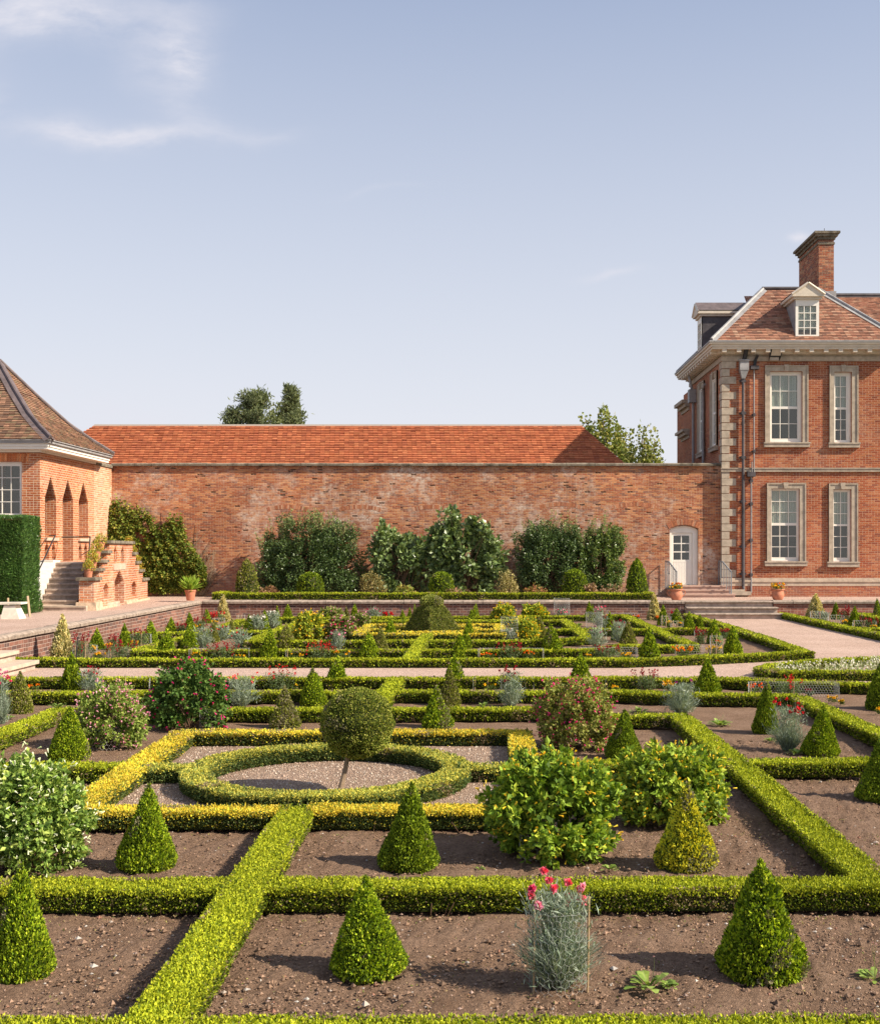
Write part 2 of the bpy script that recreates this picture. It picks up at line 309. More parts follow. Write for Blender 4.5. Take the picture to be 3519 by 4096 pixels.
def hedge(pts,label,pal='box',w=.28,h=.18,size=None,group=None,z0=0.0,closed=False,dens=1.0,cat='hedge',name='box_hedge',ls=None):
    pts=A(pts); HN[0]+=1; seed=HN[0]; pl=PAL[pal]
    segs=[(pts[i],pts[(i+1)%len(pts)]) for i in range(len(pts) if closed else len(pts)-1)]
    cen=pts.mean(0); ch=[]; jit=(seed%9)*.0011
    # interior block
    for i,(a,b) in enumerate(segs):
        d=b-a; ln=np.linalg.norm(d); d/=ln; nrm=np.array([-d[1],d[0]]); hw=w/2-.04; e=.0 if closed else hw*.5
        a2=a-d*e;b2=b+d*e; zz=z0+h-.048-jit-(i%3)*.0017
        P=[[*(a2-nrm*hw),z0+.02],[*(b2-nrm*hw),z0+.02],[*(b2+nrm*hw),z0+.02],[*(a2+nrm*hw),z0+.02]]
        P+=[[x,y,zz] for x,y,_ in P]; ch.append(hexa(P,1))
    for a,b in segs:
        d=b-a; ln=np.linalg.norm(d); d/=ln; nrm=np.array([-d[1],d[0]]); 
        steps=max(1,int(ln/1.2))
        for k in range(steps):
            s0=ln*k/steps; s1=ln*(k+1)/steps; mid=a+d*(s0+s1)/2; Y=max(5.,mid[1])
            L=(ls or 1)*min(.062,max(.0185,.0021*Y)); Wd=L*.62; area=L*Wd*.5
            l0=s0-(w*.4 if k==0 and not closed else 0); l1=s1+(w*.4 if k==steps-1 and not closed else 0)
            seg=l1-l0
            cov=2.1*dens
            n=int(w*seg/area*cov); s=rng.uniform(l0,l1,n); t=rng.uniform(-w/2,w/2,n)
            rd=np.clip((np.abs(t)-(w/2-.03))/.03,0,1)
            P=np.column_stack([a[0]+d[0]*s+nrm[0]*t,a[1]+d[1]*s+nrm[1]*t,np.full(n,z0+h-.010)-rd*rd*.02-rng.uniform(0,.034,n)])
            P[:,2]+=sines(P,.014,2.4,seed)+sines(P,.007,12.,seed+3)
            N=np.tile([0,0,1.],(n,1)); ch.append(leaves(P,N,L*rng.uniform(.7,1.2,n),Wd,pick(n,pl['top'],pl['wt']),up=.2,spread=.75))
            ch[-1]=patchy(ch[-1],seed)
            for sg in (-1,1):
                n=int(h*seg/area*cov*.85); s=rng.uniform(l0,l1,n); z=rng.uniform(.015,h-.005,n)**1.0
                bul=sines(np.column_stack([s,z*3,np.full(n,sg*3.)]),.013,2.2,seed+7)
                tt=sg*(w/2-.012+bul-.04*np.clip((.05-z)/.05,0,1)+sines(np.column_stack([s,z*1.5,np.full(n,sg*3.)]),.006,11.,seed+17)-rng.uniform(0,.03,n))
                P=np.column_stack([a[0]+d[0]*s+nrm[0]*tt,a[1]+d[1]*s+nrm[1]*tt,z0+z])
                N=np.tile([nrm[0]*sg,nrm[1]*sg,.25],(n,1))
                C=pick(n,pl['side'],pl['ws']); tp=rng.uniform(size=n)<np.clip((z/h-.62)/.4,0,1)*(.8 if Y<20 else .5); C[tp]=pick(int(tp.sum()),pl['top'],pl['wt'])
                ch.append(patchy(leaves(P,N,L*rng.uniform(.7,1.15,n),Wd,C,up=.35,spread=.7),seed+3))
    if not closed:
        for p,q in ((pts[0],pts[1]),(pts[-1],pts[-2])):
            d=p-q; d/=np.linalg.norm(d); nrm=np.array([-d[1],d[0]]); Y=max(5,p[1]); L=(ls or 1)*min(.062,max(.0185,.0021*Y)); n=int(w*h/(L*L*.33)*2)
            t=rng.uniform(-w/2,w/2,n); z=rng.uniform(.01,h,n); e=w*.4-.01-rng.uniform(0,.02,n)
            P=np.column_stack([p[0]+d[0]*e+nrm[0]*t,p[1]+d[1]*e+nrm[1]*t,z0+z]); ch.append(leaves(P,np.tile([d[0],d[1],.2],(n,1)),L,L*.66,pick(n,pl['side'],pl['ws'])))
    for a,b in segs:                            # stray young shoots above the cut
        if (a[1]+b[1])/2>16: continue
        d=b-a; ln=np.linalg.norm(d); d/=ln; nrm=np.array([-d[1],d[0]]); n=int(ln*26); s=rng.uniform(0,ln,n); t=rng.uniform(-w/2,w/2,n)
        P=np.column_stack([a[0]+d[0]*s+nrm[0]*t,a[1]+d[1]*s+nrm[1]*t,np.full(n,z0+h-.01)]); ch.append(leaves(P,np.tile([0,0,1.],(n,1)),.034*rng.uniform(.6,1.2,n),.010,pick(n,pl['top'][:2]),up=.8,spread=.35))
    # visible woody stems at the foot
    for a,b in segs:
        if (a[1]+b[1])/2>17: continue
        d=b-a; ln=np.linalg.norm(d); d/=ln; nrm=np.array([-d[1],d[0]])
        for k in range(int(ln/.06)):
            s=rng.uniform(0,ln); t=rng.uniform(-w/2+.03,w/2-.03); x,y=a+d*s+nrm*t; dx,dy=rng.uniform(-.06,.06,2)
            ch.append(tube([[x,y,z0-.01],[x+dx,y+dy,z0+.09]],.0035,4,2,cap=False))
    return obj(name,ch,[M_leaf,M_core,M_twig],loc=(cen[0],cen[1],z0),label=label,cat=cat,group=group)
# ---------------------------------------------------------------- clipped cones: shared meshes
def surf_leaves(prof,nl,L,pal,seed,bare=0.0,amp=.02,w=None):
    """prof: list of (r,z) ; leaves spread evenly on the surface of revolution"""
    prof=A(prof); seg=np.linalg.norm(np.diff(prof,axis=0),axis=1)*(prof[:-1,0]+prof[1:,0]+1e-3); cum=np.concatenate([[0],np.cumsum(seg)])/seg.sum()
    x=rng.uniform(size=nl); i=np.clip(np.searchsorted(cum,x)-1,0,len(seg)-1); f=(x-cum[i])/(cum[i+1]-cum[i]+1e-9)
    r=prof[i,0]*(1-f)+prof[i+1,0]*f; z=prof[i,1]*(1-f)+prof[i+1,1]*f; dr=prof[i+1,0]-prof[i,0]; dz=prof[i+1,1]-prof[i,1]
    th=rng.uniform(0,2*math.pi,nl); nx=dz;nz=-dr; l=np.hypot(nx,nz)+1e-9; nx=nx/l;nz=nz/l
    P0=np.column_stack([np.cos(th),np.sin(th),z*3/max(prof[-1,1],.3)]); r=r+sines(P0,amp,2.2,seed)+sines(P0,amp*.5,7.,seed+1)-rng.uniform(0,1,nl)**1.3*L*1.1
    r=np.maximum(r,.003)
    P=np.column_stack([r*np.cos(th),r*np.sin(th),z]); N=np.column_stack([nx*np.cos(th),nx*np.sin(th),nz])
    return patchy(leaves(P,N,L*rng.uniform(.65,1.2,nl),L*.62,pick(nl,pal,w),up=.35,spread=.65),seed+2,th=.8 if seed%2 else 1.1,sc=2.2/max(prof[:,0].max()*2,.3),brown=(.30,.27,.16))
def cone_prof(k=16,sharp=.86):
    out=[(.36,.0),(.45,.035),(.485,.08)]
    for i in range(k): t=.08+.92*(i+1)/k; out.append((max(.004,.5*(1-t)**sharp*(1.06-.06*t)),t))
    return out
CONE={}
CPAL={'green':([(.22,.32,.016),(.36,.46,.022),(.10,.16,.012),(.05,.085,.010),(.52,.58,.045)],[4,3.4,2.6,2.4,1.6]),
 'dark':([(.15,.22,.016),(.26,.35,.022),(.07,.11,.012),(.40,.47,.04)],[4,3,3,1.4]),
 'olive':([(.21,.24,.035),(.30,.32,.05),(.12,.14,.03),(.34,.27,.17),(.42,.42,.10)],[4,3,3,2.4,1.4]),
 'gold':([(.85,.76,.05),(.74,.70,.06),(.10,.15,.03),(.07,.11,.02),(.46,.52,.06)],[4,4,2.4,1.6,2]),
 'cream':([(.66,.56,.25),(.58,.50,.22),(.70,.62,.34),(.22,.25,.08),(.40,.36,.14)],[4,3,3,2,2])}
def cone_mesh(kind,lod,var=0):
    key=(kind,lod,var)
    if key in CONE: return CONE[key]
    L={0:.047,1:.07,2:.10}[lod]; nl={0:12500,1:5400,2:2700}[lod]
    pal,w=CPAL[kind]; pr=cone_prof(sharp=[.86,.95,.78][var%3]); ch=[]
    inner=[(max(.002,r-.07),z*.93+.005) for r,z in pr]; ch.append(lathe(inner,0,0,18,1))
    ch.append(surf_leaves(pr,nl,L,pal,11+var*5+lod,amp=.024 if kind!='cream' else .05,w=w))
    ch+=tube([[0,0,-.02],[.01,0,.2]],.035,6,2)
    me=build_mesh('clipped_cone',ch,[M_leaf,M_core,M_twig]); CONE[key]=me; return me
def cone(k,x,yb,ya,w,label,kind='green',name='box_cone',cat='topiary',group='clipped box cones in the parterre',var=0,z=0.0,basez=None):
    sx,sy=S(k,x,yb); Yf=F*(CAMZ-z)/(sy-VY); r=w*CR[k][2]/2*Yf/F; Yc=min(Yf+r*.7,38.55)
    X=(sx-VX)*Yc/F; _,sa=S(k,x,ya); H=(CAMZ-z)-(sa-VY)*Yc/F
    lod=0 if Yc<13.5 else 1 if Yc<19 else 2
    o=bpy.data.objects.new(name,cone_mesh(kind,lod,var)); COL.objects.link(o); o.location=(X,Yc,z); r=w*CR[k][2]/2*Yc/F
    o.scale=(2*r,2*r,H); o.rotation_euler=(random.gauss(0,.022),random.gauss(0,.022),random.uniform(0,6.28)); tag(o,label,cat,group); return o
# ---------------------------------------------------------------- loose leafy shrubs
def shrub_chunks(c,R,n,L,pal,w=None,clumps=60,cs=.28,lower=.25,up=.1,droop=.1,spread=.9,seed=0,fill=.55,flat=1.0,widthf=.72,sq=1.0,shoot=0.0):
    """c centre of base, R=(rx,ry,h) dome; leaves grouped in sprays set over a dome"""
    g=np.random.default_rng(seed+5); u=g.uniform(-lower,1,clumps); th=g.uniform(0,2*math.pi,clumps); rr=g.uniform(fill,1,clumps)**.5
    ct=np.sqrt(np.clip(1-u*u,0,1)); dirs=np.column_stack([ct*np.cos(th),ct*np.sin(th),u]); rr=rr*g.uniform(.78,1.12,clumps)
    hc=R[2]*lower/(1+lower)*1.0
    if sq!=1.0: dirs=np.sign(dirs)*np.abs(dirs)**sq
    Cn=dirs*rr[:,None]*np.array([R[0],R[1],R[2]-hc])*(1-cs*.55)+np.array([c[0],c[1],c[2]+hc])
    i=rng.integers(0,clumps,n); off=unit(rng.normal(size=(n,3)))*(rng.uniform(.35,1,(n,1))**.5)*cs*np.array([R[0],R[1],R[2]*.8])
    P=Cn[i]+off
    if shoot:                                   # leafy shoots radiating from each spray
        ax=unit(dirs*.8+g.normal(size=dirs.shape)*.55+np.array([0,0,.35])); t=rng.uniform(-.6,1.,(n,1)); P=Cn[i]+ax[i]*t*shoot*g.uniform(.5,1.5,clumps)[i][:,None]+off*.42
    P[:,2]=np.maximum(P[:,2],c[2]+L*.5)
    N=unit(dirs[i]*.8+unit(off)*.8)
    return leaves(P,N,L*rng.uniform(.55,1.2,n),L*widthf,pick(n,pal,w),up=up,droop=droop,spread=spread),Cn,dirs
def stems(c,Cn,r,k=14,m=0,seed=1):
    out=[]; g=np.random.default_rng(seed)
    for i in g.choice(len(Cn),min(k,len(Cn)),replace=False):
        p=Cn[i]; b=A([c[0],c[1],c[2]-.02])+A([*g.normal(size=2)*r*2,0]); mdl=b*.5+p*.5+A([0,0,.08*(p[2]-b[2])])
        out+=tube([b,mdl,p],[r,r*.7,r*.35],5,m,cap=False)
    return out
def trumpets(P,N,L,r,C,m=0,star=True):
    """little trumpet flowers: five petal quads flaring from a tube"""
    n=len(P); a=unit(N+rng.normal(size=(n,3))*.5); b=unit(np.cross(a,rng.normal(size=(n,3)))); c=np.cross(a,b)
    V=[];Fc=[];k=5; base=P; mouth=P+a*L
    ring0=[];ring1=[]
    for j in range(k):
        t=2*math.pi*j/k; d=b*math.cos(t)+c*math.sin(t); ring0.append(base+d*r*.18+a*L*.0); ring1.append(mouth+d*r)
    V=np.stack(ring0+ring1,axis=1).reshape(-1,3); idx=np.arange(n)[:,None]*2*k
    F_=[]
    for j in range(k): F_.append(np.column_stack([idx[:,0]+j,idx[:,0]+(j+1)%k,idx[:,0]+k+(j+1)%k,idx[:,0]+k+j]))
    Fq=np.stack(F_,axis=1).reshape(-1,4); return (V,Fq,m,np.repeat(C,k,axis=0))
def blooms(P,r,C,k=12,m=0,N=None):
    """ruffled double flowers: k petals round each centre"""
    n=len(P); P2=np.repeat(P,k,axis=0); Cc=np.repeat(C,k,axis=0)*rng.uniform(.75,1.2,(n*k,1)); d=unit(rng.normal(size=(n*k,3))+np.array([0,-.2,.35]))
    rr=np.repeat(np.broadcast_to(A(r),(n,)),k); return leaves(P2,d,rr*rng.uniform(.8,1.2,n*k),rr*.95,Cc,up=0,spread=.25,m=m)
def blades(c,n,rx,H,w,C,lean=.5,m=0,seg=3,base=.25,curl=.3):
    """thin upright leaves / stems as bent ribbons"""
    th=rng.uniform(0,6.283,n); q=rng.uniform(0,1,n)**.6; b0=np.column_stack([c[0]+np.cos(th)*q*rx*base,c[1]+np.sin(th)*q*rx*base,np.full(n,c[2])])
    h=H*rng.uniform(.45,1,n); th2=th+rng.normal(size=n)*.5; out=np.column_stack([np.cos(th2),np.sin(th2),np.zeros(n)])*(q*rx*lean)[:,None]
    side=unit(np.column_stack([rng.normal(size=n),rng.normal(size=n),np.zeros(n)])); pts=[]
    for k in range(seg+1):
        t=k/seg; p=b0+out*(t**1.5)+np.array([0,0,1])*(h*(t-curl*.25*t*t))[:,None]+rng.normal(size=(n,3))*.006*(k>0); pts.append(p)
    V=[]
    for k,p in enumerate(pts):
        ww=w*(1-.75*(k/seg)); V+= [p-side*ww/2,p+side*ww/2]
    V=np.stack(V,axis=1).reshape(-1,3); M=2*(seg+1); idx=np.arange(n)*M; Fq=np.stack([np.column_stack([idx+2*k,idx+2*k+1,idx+2*k+3,idx+2*k+2]) for k in range(seg)],axis=1).reshape(-1,4)
    return (V,Fq,m,np.repeat(C,seg,axis=0)),pts[-1]
GREY=[(.26,.32,.24),(.32,.38,.30),(.19,.25,.18),(.36,.41,.33)]
RED=[(.55,.012,.018),(.66,.02,.025),(.42,.008,.014)]; DRED=[(.30,.006,.02),(.42,.01,.03),(.22,.005,.015)]; PINK=[(.80,.09,.20),(.78,.06,.17),(.82,.30,.42)]
WHT=[(.80,.76,.68),(.85,.82,.78)]; PURP=[(.25,.02,.15),(.35,.03,.2)]; ORNG=[(.85,.20,.01),(.80,.14,.01),(.85,.30,.01)]; YEL=[(.85,.48,.01),(.85,.55,.02)]; MAG=[(.75,.03,.22),(.62,.02,.18)]
PPINK=[(.75,.28,.42),(.80,.42,.5)]
def carnation_parts(root,H,W,fcol,nf,dens=1.0,fs=None):
    c=ORG[root.name]; Y=max(c[1],6); t=max(.0065,.0005*Y)
    n=int(260*dens*(.0065/t)**.6*(W/.3)); bl,_=blades(c,n,W/2,H*.62,t,pick(n,GREY),lean=1.25,base=.35,curl=1.0)
    n2=int(75*dens); st,tips=blades(c,n2,W/2,H*.98,t*.8,pick(n2,GREY),lean=.8,base=.35,curl=.06)
    nl=int(500*dens*(.0065/t)**.6*(W/.3)); g=rng; P=np.column_stack([c[0]+g.normal(size=nl)*W*.22,c[1]+g.normal(size=nl)*W*.2,c[2]+g.uniform(.02,H*.78,nl)]); d=unit(np.column_stack([g.normal(size=nl),g.normal(size=nl),g.uniform(.2,1.2,nl)]))
    lf=leaves(P,d,max(.06,t*9)*rng.uniform(.6,1.3,nl),t*1.3,pick(nl,GREY),up=.3,spread=.3)
    obj('foliage',[bl,st,lf],M_leaf,root)
    nb=min(len(tips),nf*2); sel=rng.choice(len(tips),nb,replace=False)
    hi=tips[np.argsort(-tips[:,2])][:max(nf,int(len(tips)*.6))]; fp=hi[rng.choice(len(hi),min(nf,len(hi)),replace=False)]
    fs=fs or max(.028,.0011*Y); return fp,fs
def flower_thing(kind,k,x,yb,yt,w,label,fcol,nf=9,group=None,dens=1.0):
    X,Yc=ground(k,x,yb); s=CR[k][2]; H=(yb-yt)*s*Yc/F; W=w*s*Yc/F
    if kind=='carn':
        r=thing('carnation',label,'flower plant',(X,Yc,0),group or 'grey leaved carnation clumps'); fp,fs=carnation_parts(r,H,W,fcol,nf,dens)
        if Yc<9.5:
            for p in fp: obj('flower',[blooms(p[None],fs*1.0,pick(1,fcol),26)],M_petal,r)
        else: obj('blossoms',[blooms(fp,fs,pick(len(fp),fcol),9)],M_petal,r)
    elif kind=='snap':
        r=thing('snapdragon',label,'flower plant',(X,Yc,0),group or 'red snapdragon clumps'); c=ORG[r.name]; t=max(.006,.0004*Yc)
        st,tips=blades(c,26,W/2,H*.95,t,pick(26,[(.10,.15,.05),(.16,.10,.06)]),lean=.7,base=.6,curl=.0)
        n=int(900*min(1,(12/Yc))**1*max(1,W/.3)); L=max(.035,.0018*Yc); P=np.column_stack([c[0]+rng.normal(size=n)*W*.24,c[1]+rng.normal(size=n)*W*.2,rng.uniform(.02,H*.62,n)])
        lf=leaves(P,unit(rng.normal(size=(n,3))+[0,0,.4]),L,L*.33,pick(n,[(.10,.16,.05),(.15,.21,.08),(.19,.24,.13)])); obj('foliage',[st,lf],M_leaf,r)
        hi=tips[np.argsort(-tips[:,2])][:max(5,nf)]; q=[]; 
        for p in hi:
            m=rng.integers(4,8); 
            for j in range(m): q.append(p-A([0,0,1])*j*H*.06+rng.normal(size=3)*.014)
        q=A(q); obj('blossoms',[blooms(q,max(.02,.0009*Yc),pick(len(q),fcol),6)],M_petal,r)
    elif kind=='mari':
        r=thing('marigold',label,'flower plant',(X,Yc,0),group or 'orange and yellow marigold clumps'); c=ORG[r.name]; n=int(260*max(.5,W/.25)); L=max(.03,.0016*Yc)
        P=np.column_stack([c[0]+rng.normal(size=n)*W*.25,c[1]+rng.normal(size=n)*W*.2,rng.uniform(.01,H*.75,n)]); obj('foliage',[leaves(P,unit(rng.normal(size=(n,3))+[0,0,.5]),L,L*.35,pick(n,[(.09,.13,.03),(.14,.19,.05)]))],M_leaf,r)
        m=max(5,nf); q=np.column_stack([c[0]+rng.uniform(-.5,.5,m)*W,c[1]+rng.uniform(-.35,.35,m)*W,H*rng.uniform(.6,1,m)+.02]); obj('blossoms',[blooms(q,max(.026,.00105*Yc),pick(m,fcol),14)],M_petal,r)
    elif kind=='prim':
        r=thing('primrose',label,'plant',(X,Yc,0),group or 'low green primrose rosettes'); c=ORG[r.name]; n=26; th=rng.uniform(0,6.28,n); L=W*.42; q=rng.uniform(0,1,n)
        P=np.column_stack([c[0]+np.cos(th)*q*W*.25,c[1]+np.sin(th)*q*W*.25,np.full(n,.01)]); d=unit(np.column_stack([np.cos(th),np.sin(th),1.3-q*1.0]))
        ch=[]
        for i in range(n):           # each leaf a bent paddle
            a=d[i]; b=unit(np.cross(a,[0,0,1.])[None])[0]; l=L*rng.uniform(.7,1.1); ww=l*.42; pp=P[i]; m1=pp+a*l*.3; m2=pp+a*l*.7+A([0,0,-.05*l]); tp=pp+a*l+A([0,0,-.22*l])
            V=A([pp-b*ww*.12,pp+b*ww*.12,m1-b*ww*.3,m1+b*ww*.3,m2-b*ww*.5,m2+b*ww*.5,tp-b*ww*.16,tp+b*ww*.16]); ch.append((V,np.array([[0,1,3,2],[2,3,5,4],[4,5,7,6]]),0,pick(1,[(.24,.33,.06),(.32,.42,.10),(.17,.26,.05)])[0]))
        obj('leaves',ch,M_leaf,r)
        if nf:
            st,tips=blades(c,nf,W*.3,H,.005,pick(nf,[(.30,.32,.16)]),lean=.4,base=.5,curl=0); ch=[st,blooms(tips,.008,pick(nf,fcol),6)]; obj('flower_stalks',ch,M_leaf,r)
    return r
def chicken_wire(fm,u0,u1,z0,z1,s,r):
    """hexagonal mesh made of thin wires; fm maps (u,z)"""
    ch=[];E=set(); hx=s; hy=s*.866; ncol=int((u1-u0)/(hx*.866))+1; nrow=int((z1-z0)/(hx*.75))+1; a=s/2
    segs=[]
    for i in range(ncol):
        for j in range(nrow):
            cx=u0+i*s*.866+(.433*s if j%2 else 0); cz=z0+j*s*.75
            pts=[(cx+a*math.sin(math.radians(60*t)),cz+a*math.cos(math.radians(60*t))) for t in range(6)]
            for t in range(3):
                p,q=pts[t],pts[(t+1)%6]
                if all(u0-.01<=e[0]<=u1+.01 and z0-.02<=e[1]<=z1+.02 for e in (p,q)): segs.append((p,q))
    for e in ((u0,z0,u0,z1),(u1,z0,u1,z1),(u0,z1,u1,z1)):
        nn=max(1,int(abs(e[2]-e[0])/.12))
        for i in range(nn): segs.append(((e[0]+(e[2]-e[0])*i/nn,e[1]+(e[3]-e[1])*i/nn),(e[0]+(e[2]-e[0])*(i+1)/nn,e[1]+(e[3]-e[1])*(i+1)/nn)))
    V=[];Q=[]
    for p,q in segs:
        P=fm(*p);Q_=fm(*q); d=Q_-P; l=np.linalg.norm(d)
        if l<1e-6: continue
        d/=l; s1=np.cross(d,[0.3,1,.2]); s1/=np.linalg.norm(s1); s2=np.cross(d,s1); b=len(V)
        for c in (P,Q_):
            for t in range(3): V.append(c+r*(math.cos(t*2.094)*s1+math.sin(t*2.094)*s2))
        for t in range(3): Q.append([b+t,b+(t+1)%3,b+3+(t+1)%3,b+3+t])
    return (A(V),np.array(Q),0,None)
def guard(k,x0,x1,yb,yt,label,depth=.16,stake=True):
    X0,Y0=ground(k,x0,yb); X1,Y1=ground(k,x1,yb); Yc=(Y0+Y1)/2; H=(yb-yt)*CR[k][2]*Yc/F; r=max(.0010,.00009*Yc); s=max(.05,.0026*Yc)
    # an open box of netting bent round the plants, back panel and two short returns
    path=[(X0,Yc-depth*.3),(X0+.03,Yc+depth),(X1-.03,Yc+depth),(X1,Yc-depth*.3)]
    ds=[0]
    for a,b in zip(path[:-1],path[1:]): ds.append(ds[-1]+math.hypot(b[0]-a[0],b[1]-a[1]))
    def fm(u,z):
        u=min(max(u,0),ds[-1]-1e-6); i=0
        while i<2 and u>ds[i+1]: i+=1
        f=(u-ds[i])/(ds[i+1]-ds[i]); wob=.012*math.sin(u*9+z*20)
        return A([path[i][0]+(path[i+1][0]-path[i][0])*f,path[i][1]+(path[i+1][1]-path[i][1])*f+wob,z])
    t=thing('wire_guard',label,'plant guard',((X0+X1)/2,Yc,0),'wire netting guards round the flowers')
    obj('netting',[chicken_wire(fm,0,ds[-1],.01,H,s,r)],M_wire,t)
    if stake:
        for X in (X0+.03,(X0+X1)/2): obj('cane',tube([[X,Yc,-.03],[X+.01,Yc,H*1.15]],max(.004,.0003*Yc),5),M_cane,t)
    return t
# ================================================================ ground
def sheet(poly,z,name,m,thick=.3):
    return obj(name,prism(poly,z-thick,z),m,loc=(0,0,z),kind='structure')
obj('ground',[(A([[-400,-60,-.35],[400,-60,-.35],[400,700,-.35],[-400,700,-.35]]),np.array([[0,1,2,3]]),0,None)],M_grass,kind='structure')
# garden soil: gently uneven sheet, finer close to the camera
def soil():
    xs=np.linspace(-9.68,16,200); ch=[]
    def grid(x0,x1,y0,y1,nx,ny,amp,edge=0.0):
        x=np.linspace(x0,x1,nx); y=np.linspace(y0,y1,ny); Xg,Yg=np.meshgrid(x,y); P=np.column_stack([Xg.ravel(),Yg.ravel(),np.zeros(Xg.size)])
        P[:,2]=sines(P,amp*.9,2.2,3)+sines(P,amp*.6,13.,4)+sines(P,amp*.45,45.,9)+rng.normal(size=len(P))*amp*.16
        P[:,2]=np.minimum(P[:,2],amp*1.1)-amp*.3
        i=np.arange(nx*ny).reshape(ny,nx); Fq=np.column_stack([i[:-1,:-1].ravel(),i[:-1,1:].ravel(),i[1:,1:].ravel(),i[1:,:-1].ravel()]); return (P,Fq,0,None)
    ch.append(grid(-6.3,5.6,3.,14.,620,560,.014)); ch.append(grid(-9.7,16,14.,39.25,220,200,.008))
    ch.append(grid(-9.7,-6.3,3.,14.,40,100,.008)); ch.append(grid(5.6,16,3.,14.,80,100,.008))
    return obj('garden_soil',ch,M_soil,kind='structure',smooth=True)
soil()
pathpoly=[(-9.7,19.35),(3.6,19.35),(5.7,18.7),(7.9,18.25),(16,18.0),(16,25),(9.85,25),(9.85,39.2),(6.66,39.2),(6.66,24.2),(4.25,23.05),(2.65,22.45),(-9.7,22.45)]
sheet(pathpoly,.016,'gravel_path',M_path)
sheet([(-3.45,9.6),(.33,9.6),(.33,13.55),(-3.45,13.55)],.014,'inner_gravel_bed',M_grav2)
# terrace on two sides of the sunken garden
sheet([(-40,22.6),(-9.9,22.6),(-9.9,39.3),(16,39.3),(60,39.3),(60,60),(-40,60)],.56,'terrace',M_path,.9)
sheet([(-40,3),(-9.9,3),(-9.9,19.9),(-40,19.9)],.558,'side_terrace',M_path,.9)
sheet([(-40,19.9),(-9.9,19.9),(-9.9,22.6),(-40,22.6)],.559,'terrace_landing',M_path,.9)
# pebbles and clods lying on the near soil
def clods():
    n=26000; Y=5.3+rng.uniform(0,1,n)**1.6*8.5; X=rng.uniform(-.47,.40,n)*Y; r=np.exp(rng.normal(size=n)*.55)*.0042+.002
    oc=A([[1,0,0],[-1,0,0],[0,1,0],[0,-1,0],[0,0,1],[0,0,-1]]); T=np.array([[0,2,4],[2,1,4],[1,3,4],[3,0,4],[2,0,5],[1,2,5],[3,1,5],[0,3,5]])
    V=np.repeat(np.column_stack([X,Y,np.full(n,.004)])[:,None,:],6,1)+oc[None]*r[:,None,None]*rng.uniform(.55,1.35,(n,6,1))*np.array([1.2,1.2,.8])
    F3=(T[None]+np.arange(n)[:,None,None]*6).reshape(-1,3); pale=rng.uniform(size=n)<.11
    c=pick(n,[(.25,.155,.10),(.32,.205,.14),(.19,.12,.08)]); c[pale]=pick(int(pale.sum()),[(.40,.33,.28),(.34,.24,.2),(.46,.42,.38),(.30,.15,.10)])
    keep=~((X>-3.5)&(X<.38)&(Y>9.6)&(Y<13.6)&(~pale)); m=np.repeat(keep,8)
    return obj('soil_clods',[(V.reshape(-1,3),F3[m],0,np.repeat(c,8,axis=0)[m])],M_petal,kind='stuff',label='small clods and pale pebbles lying on the dug soil',cat='pebbles')
clods()
def litter():
    n=5200; Y=5.4+rng.uniform(0,1,n)**1.4*9; X=rng.uniform(-.47,.40,n)*Y
    bands=[7.41,5.17]; i=rng.uniform(size=n)<.45; Y[i]=rng.choice([7.2,7.63,9.3,9.8,11.45,5.42],i.sum())+rng.normal(size=i.sum())*.05
    P=np.column_stack([X,Y,np.full(n,.012)]); return obj('leaf_litter',[leaves(P,np.tile([0,0,.15],(n,1)),.016*rng.uniform(.5,1.3,n),.009,pick(n,[(.34,.26,.13),(.28,.20,.11),(.40,.36,.12),(.16,.20,.05),(.42,.33,.22)]),up=0,spread=1.)],M_leaf,kind='stuff',label='fallen leaves and hedge clippings lying on the soil',cat='leaf litter')
litter()
def gravel_stones():
    n=15000; X=rng.uniform(-3.35,.25,n); Y=rng.uniform(9.7,13.5,n); r=np.exp(rng.normal(size=n)*.35)*.0065; oc=A([[1,0,0],[-1,0,0],[0,1,0],[0,-1,0],[0,0,1],[0,0,-1]]); T=np.array([[0,2,4],[2,1,4],[1,3,4],[3,0,4]])
    V=np.repeat(np.column_stack([X,Y,np.full(n,.015)])[:,None,:],6,1)+oc[None]*r[:,None,None]*rng.uniform(.55,1.35,(n,6,1))
    F3=(T[None]+np.arange(n)[:,None,None]*6).reshape(-1,3); c=pick(n,[(.46,.33,.25),(.38,.27,.20),(.54,.42,.33),(.30,.20,.15),(.58,.50,.42)]); return obj('gravel_stones',[(V.reshape(-1,3),F3,0,np.repeat(c,4,axis=0))],M_petal,kind='stuff',label='loose gravel inside the golden hedge square',cat='gravel')
gravel_stones()
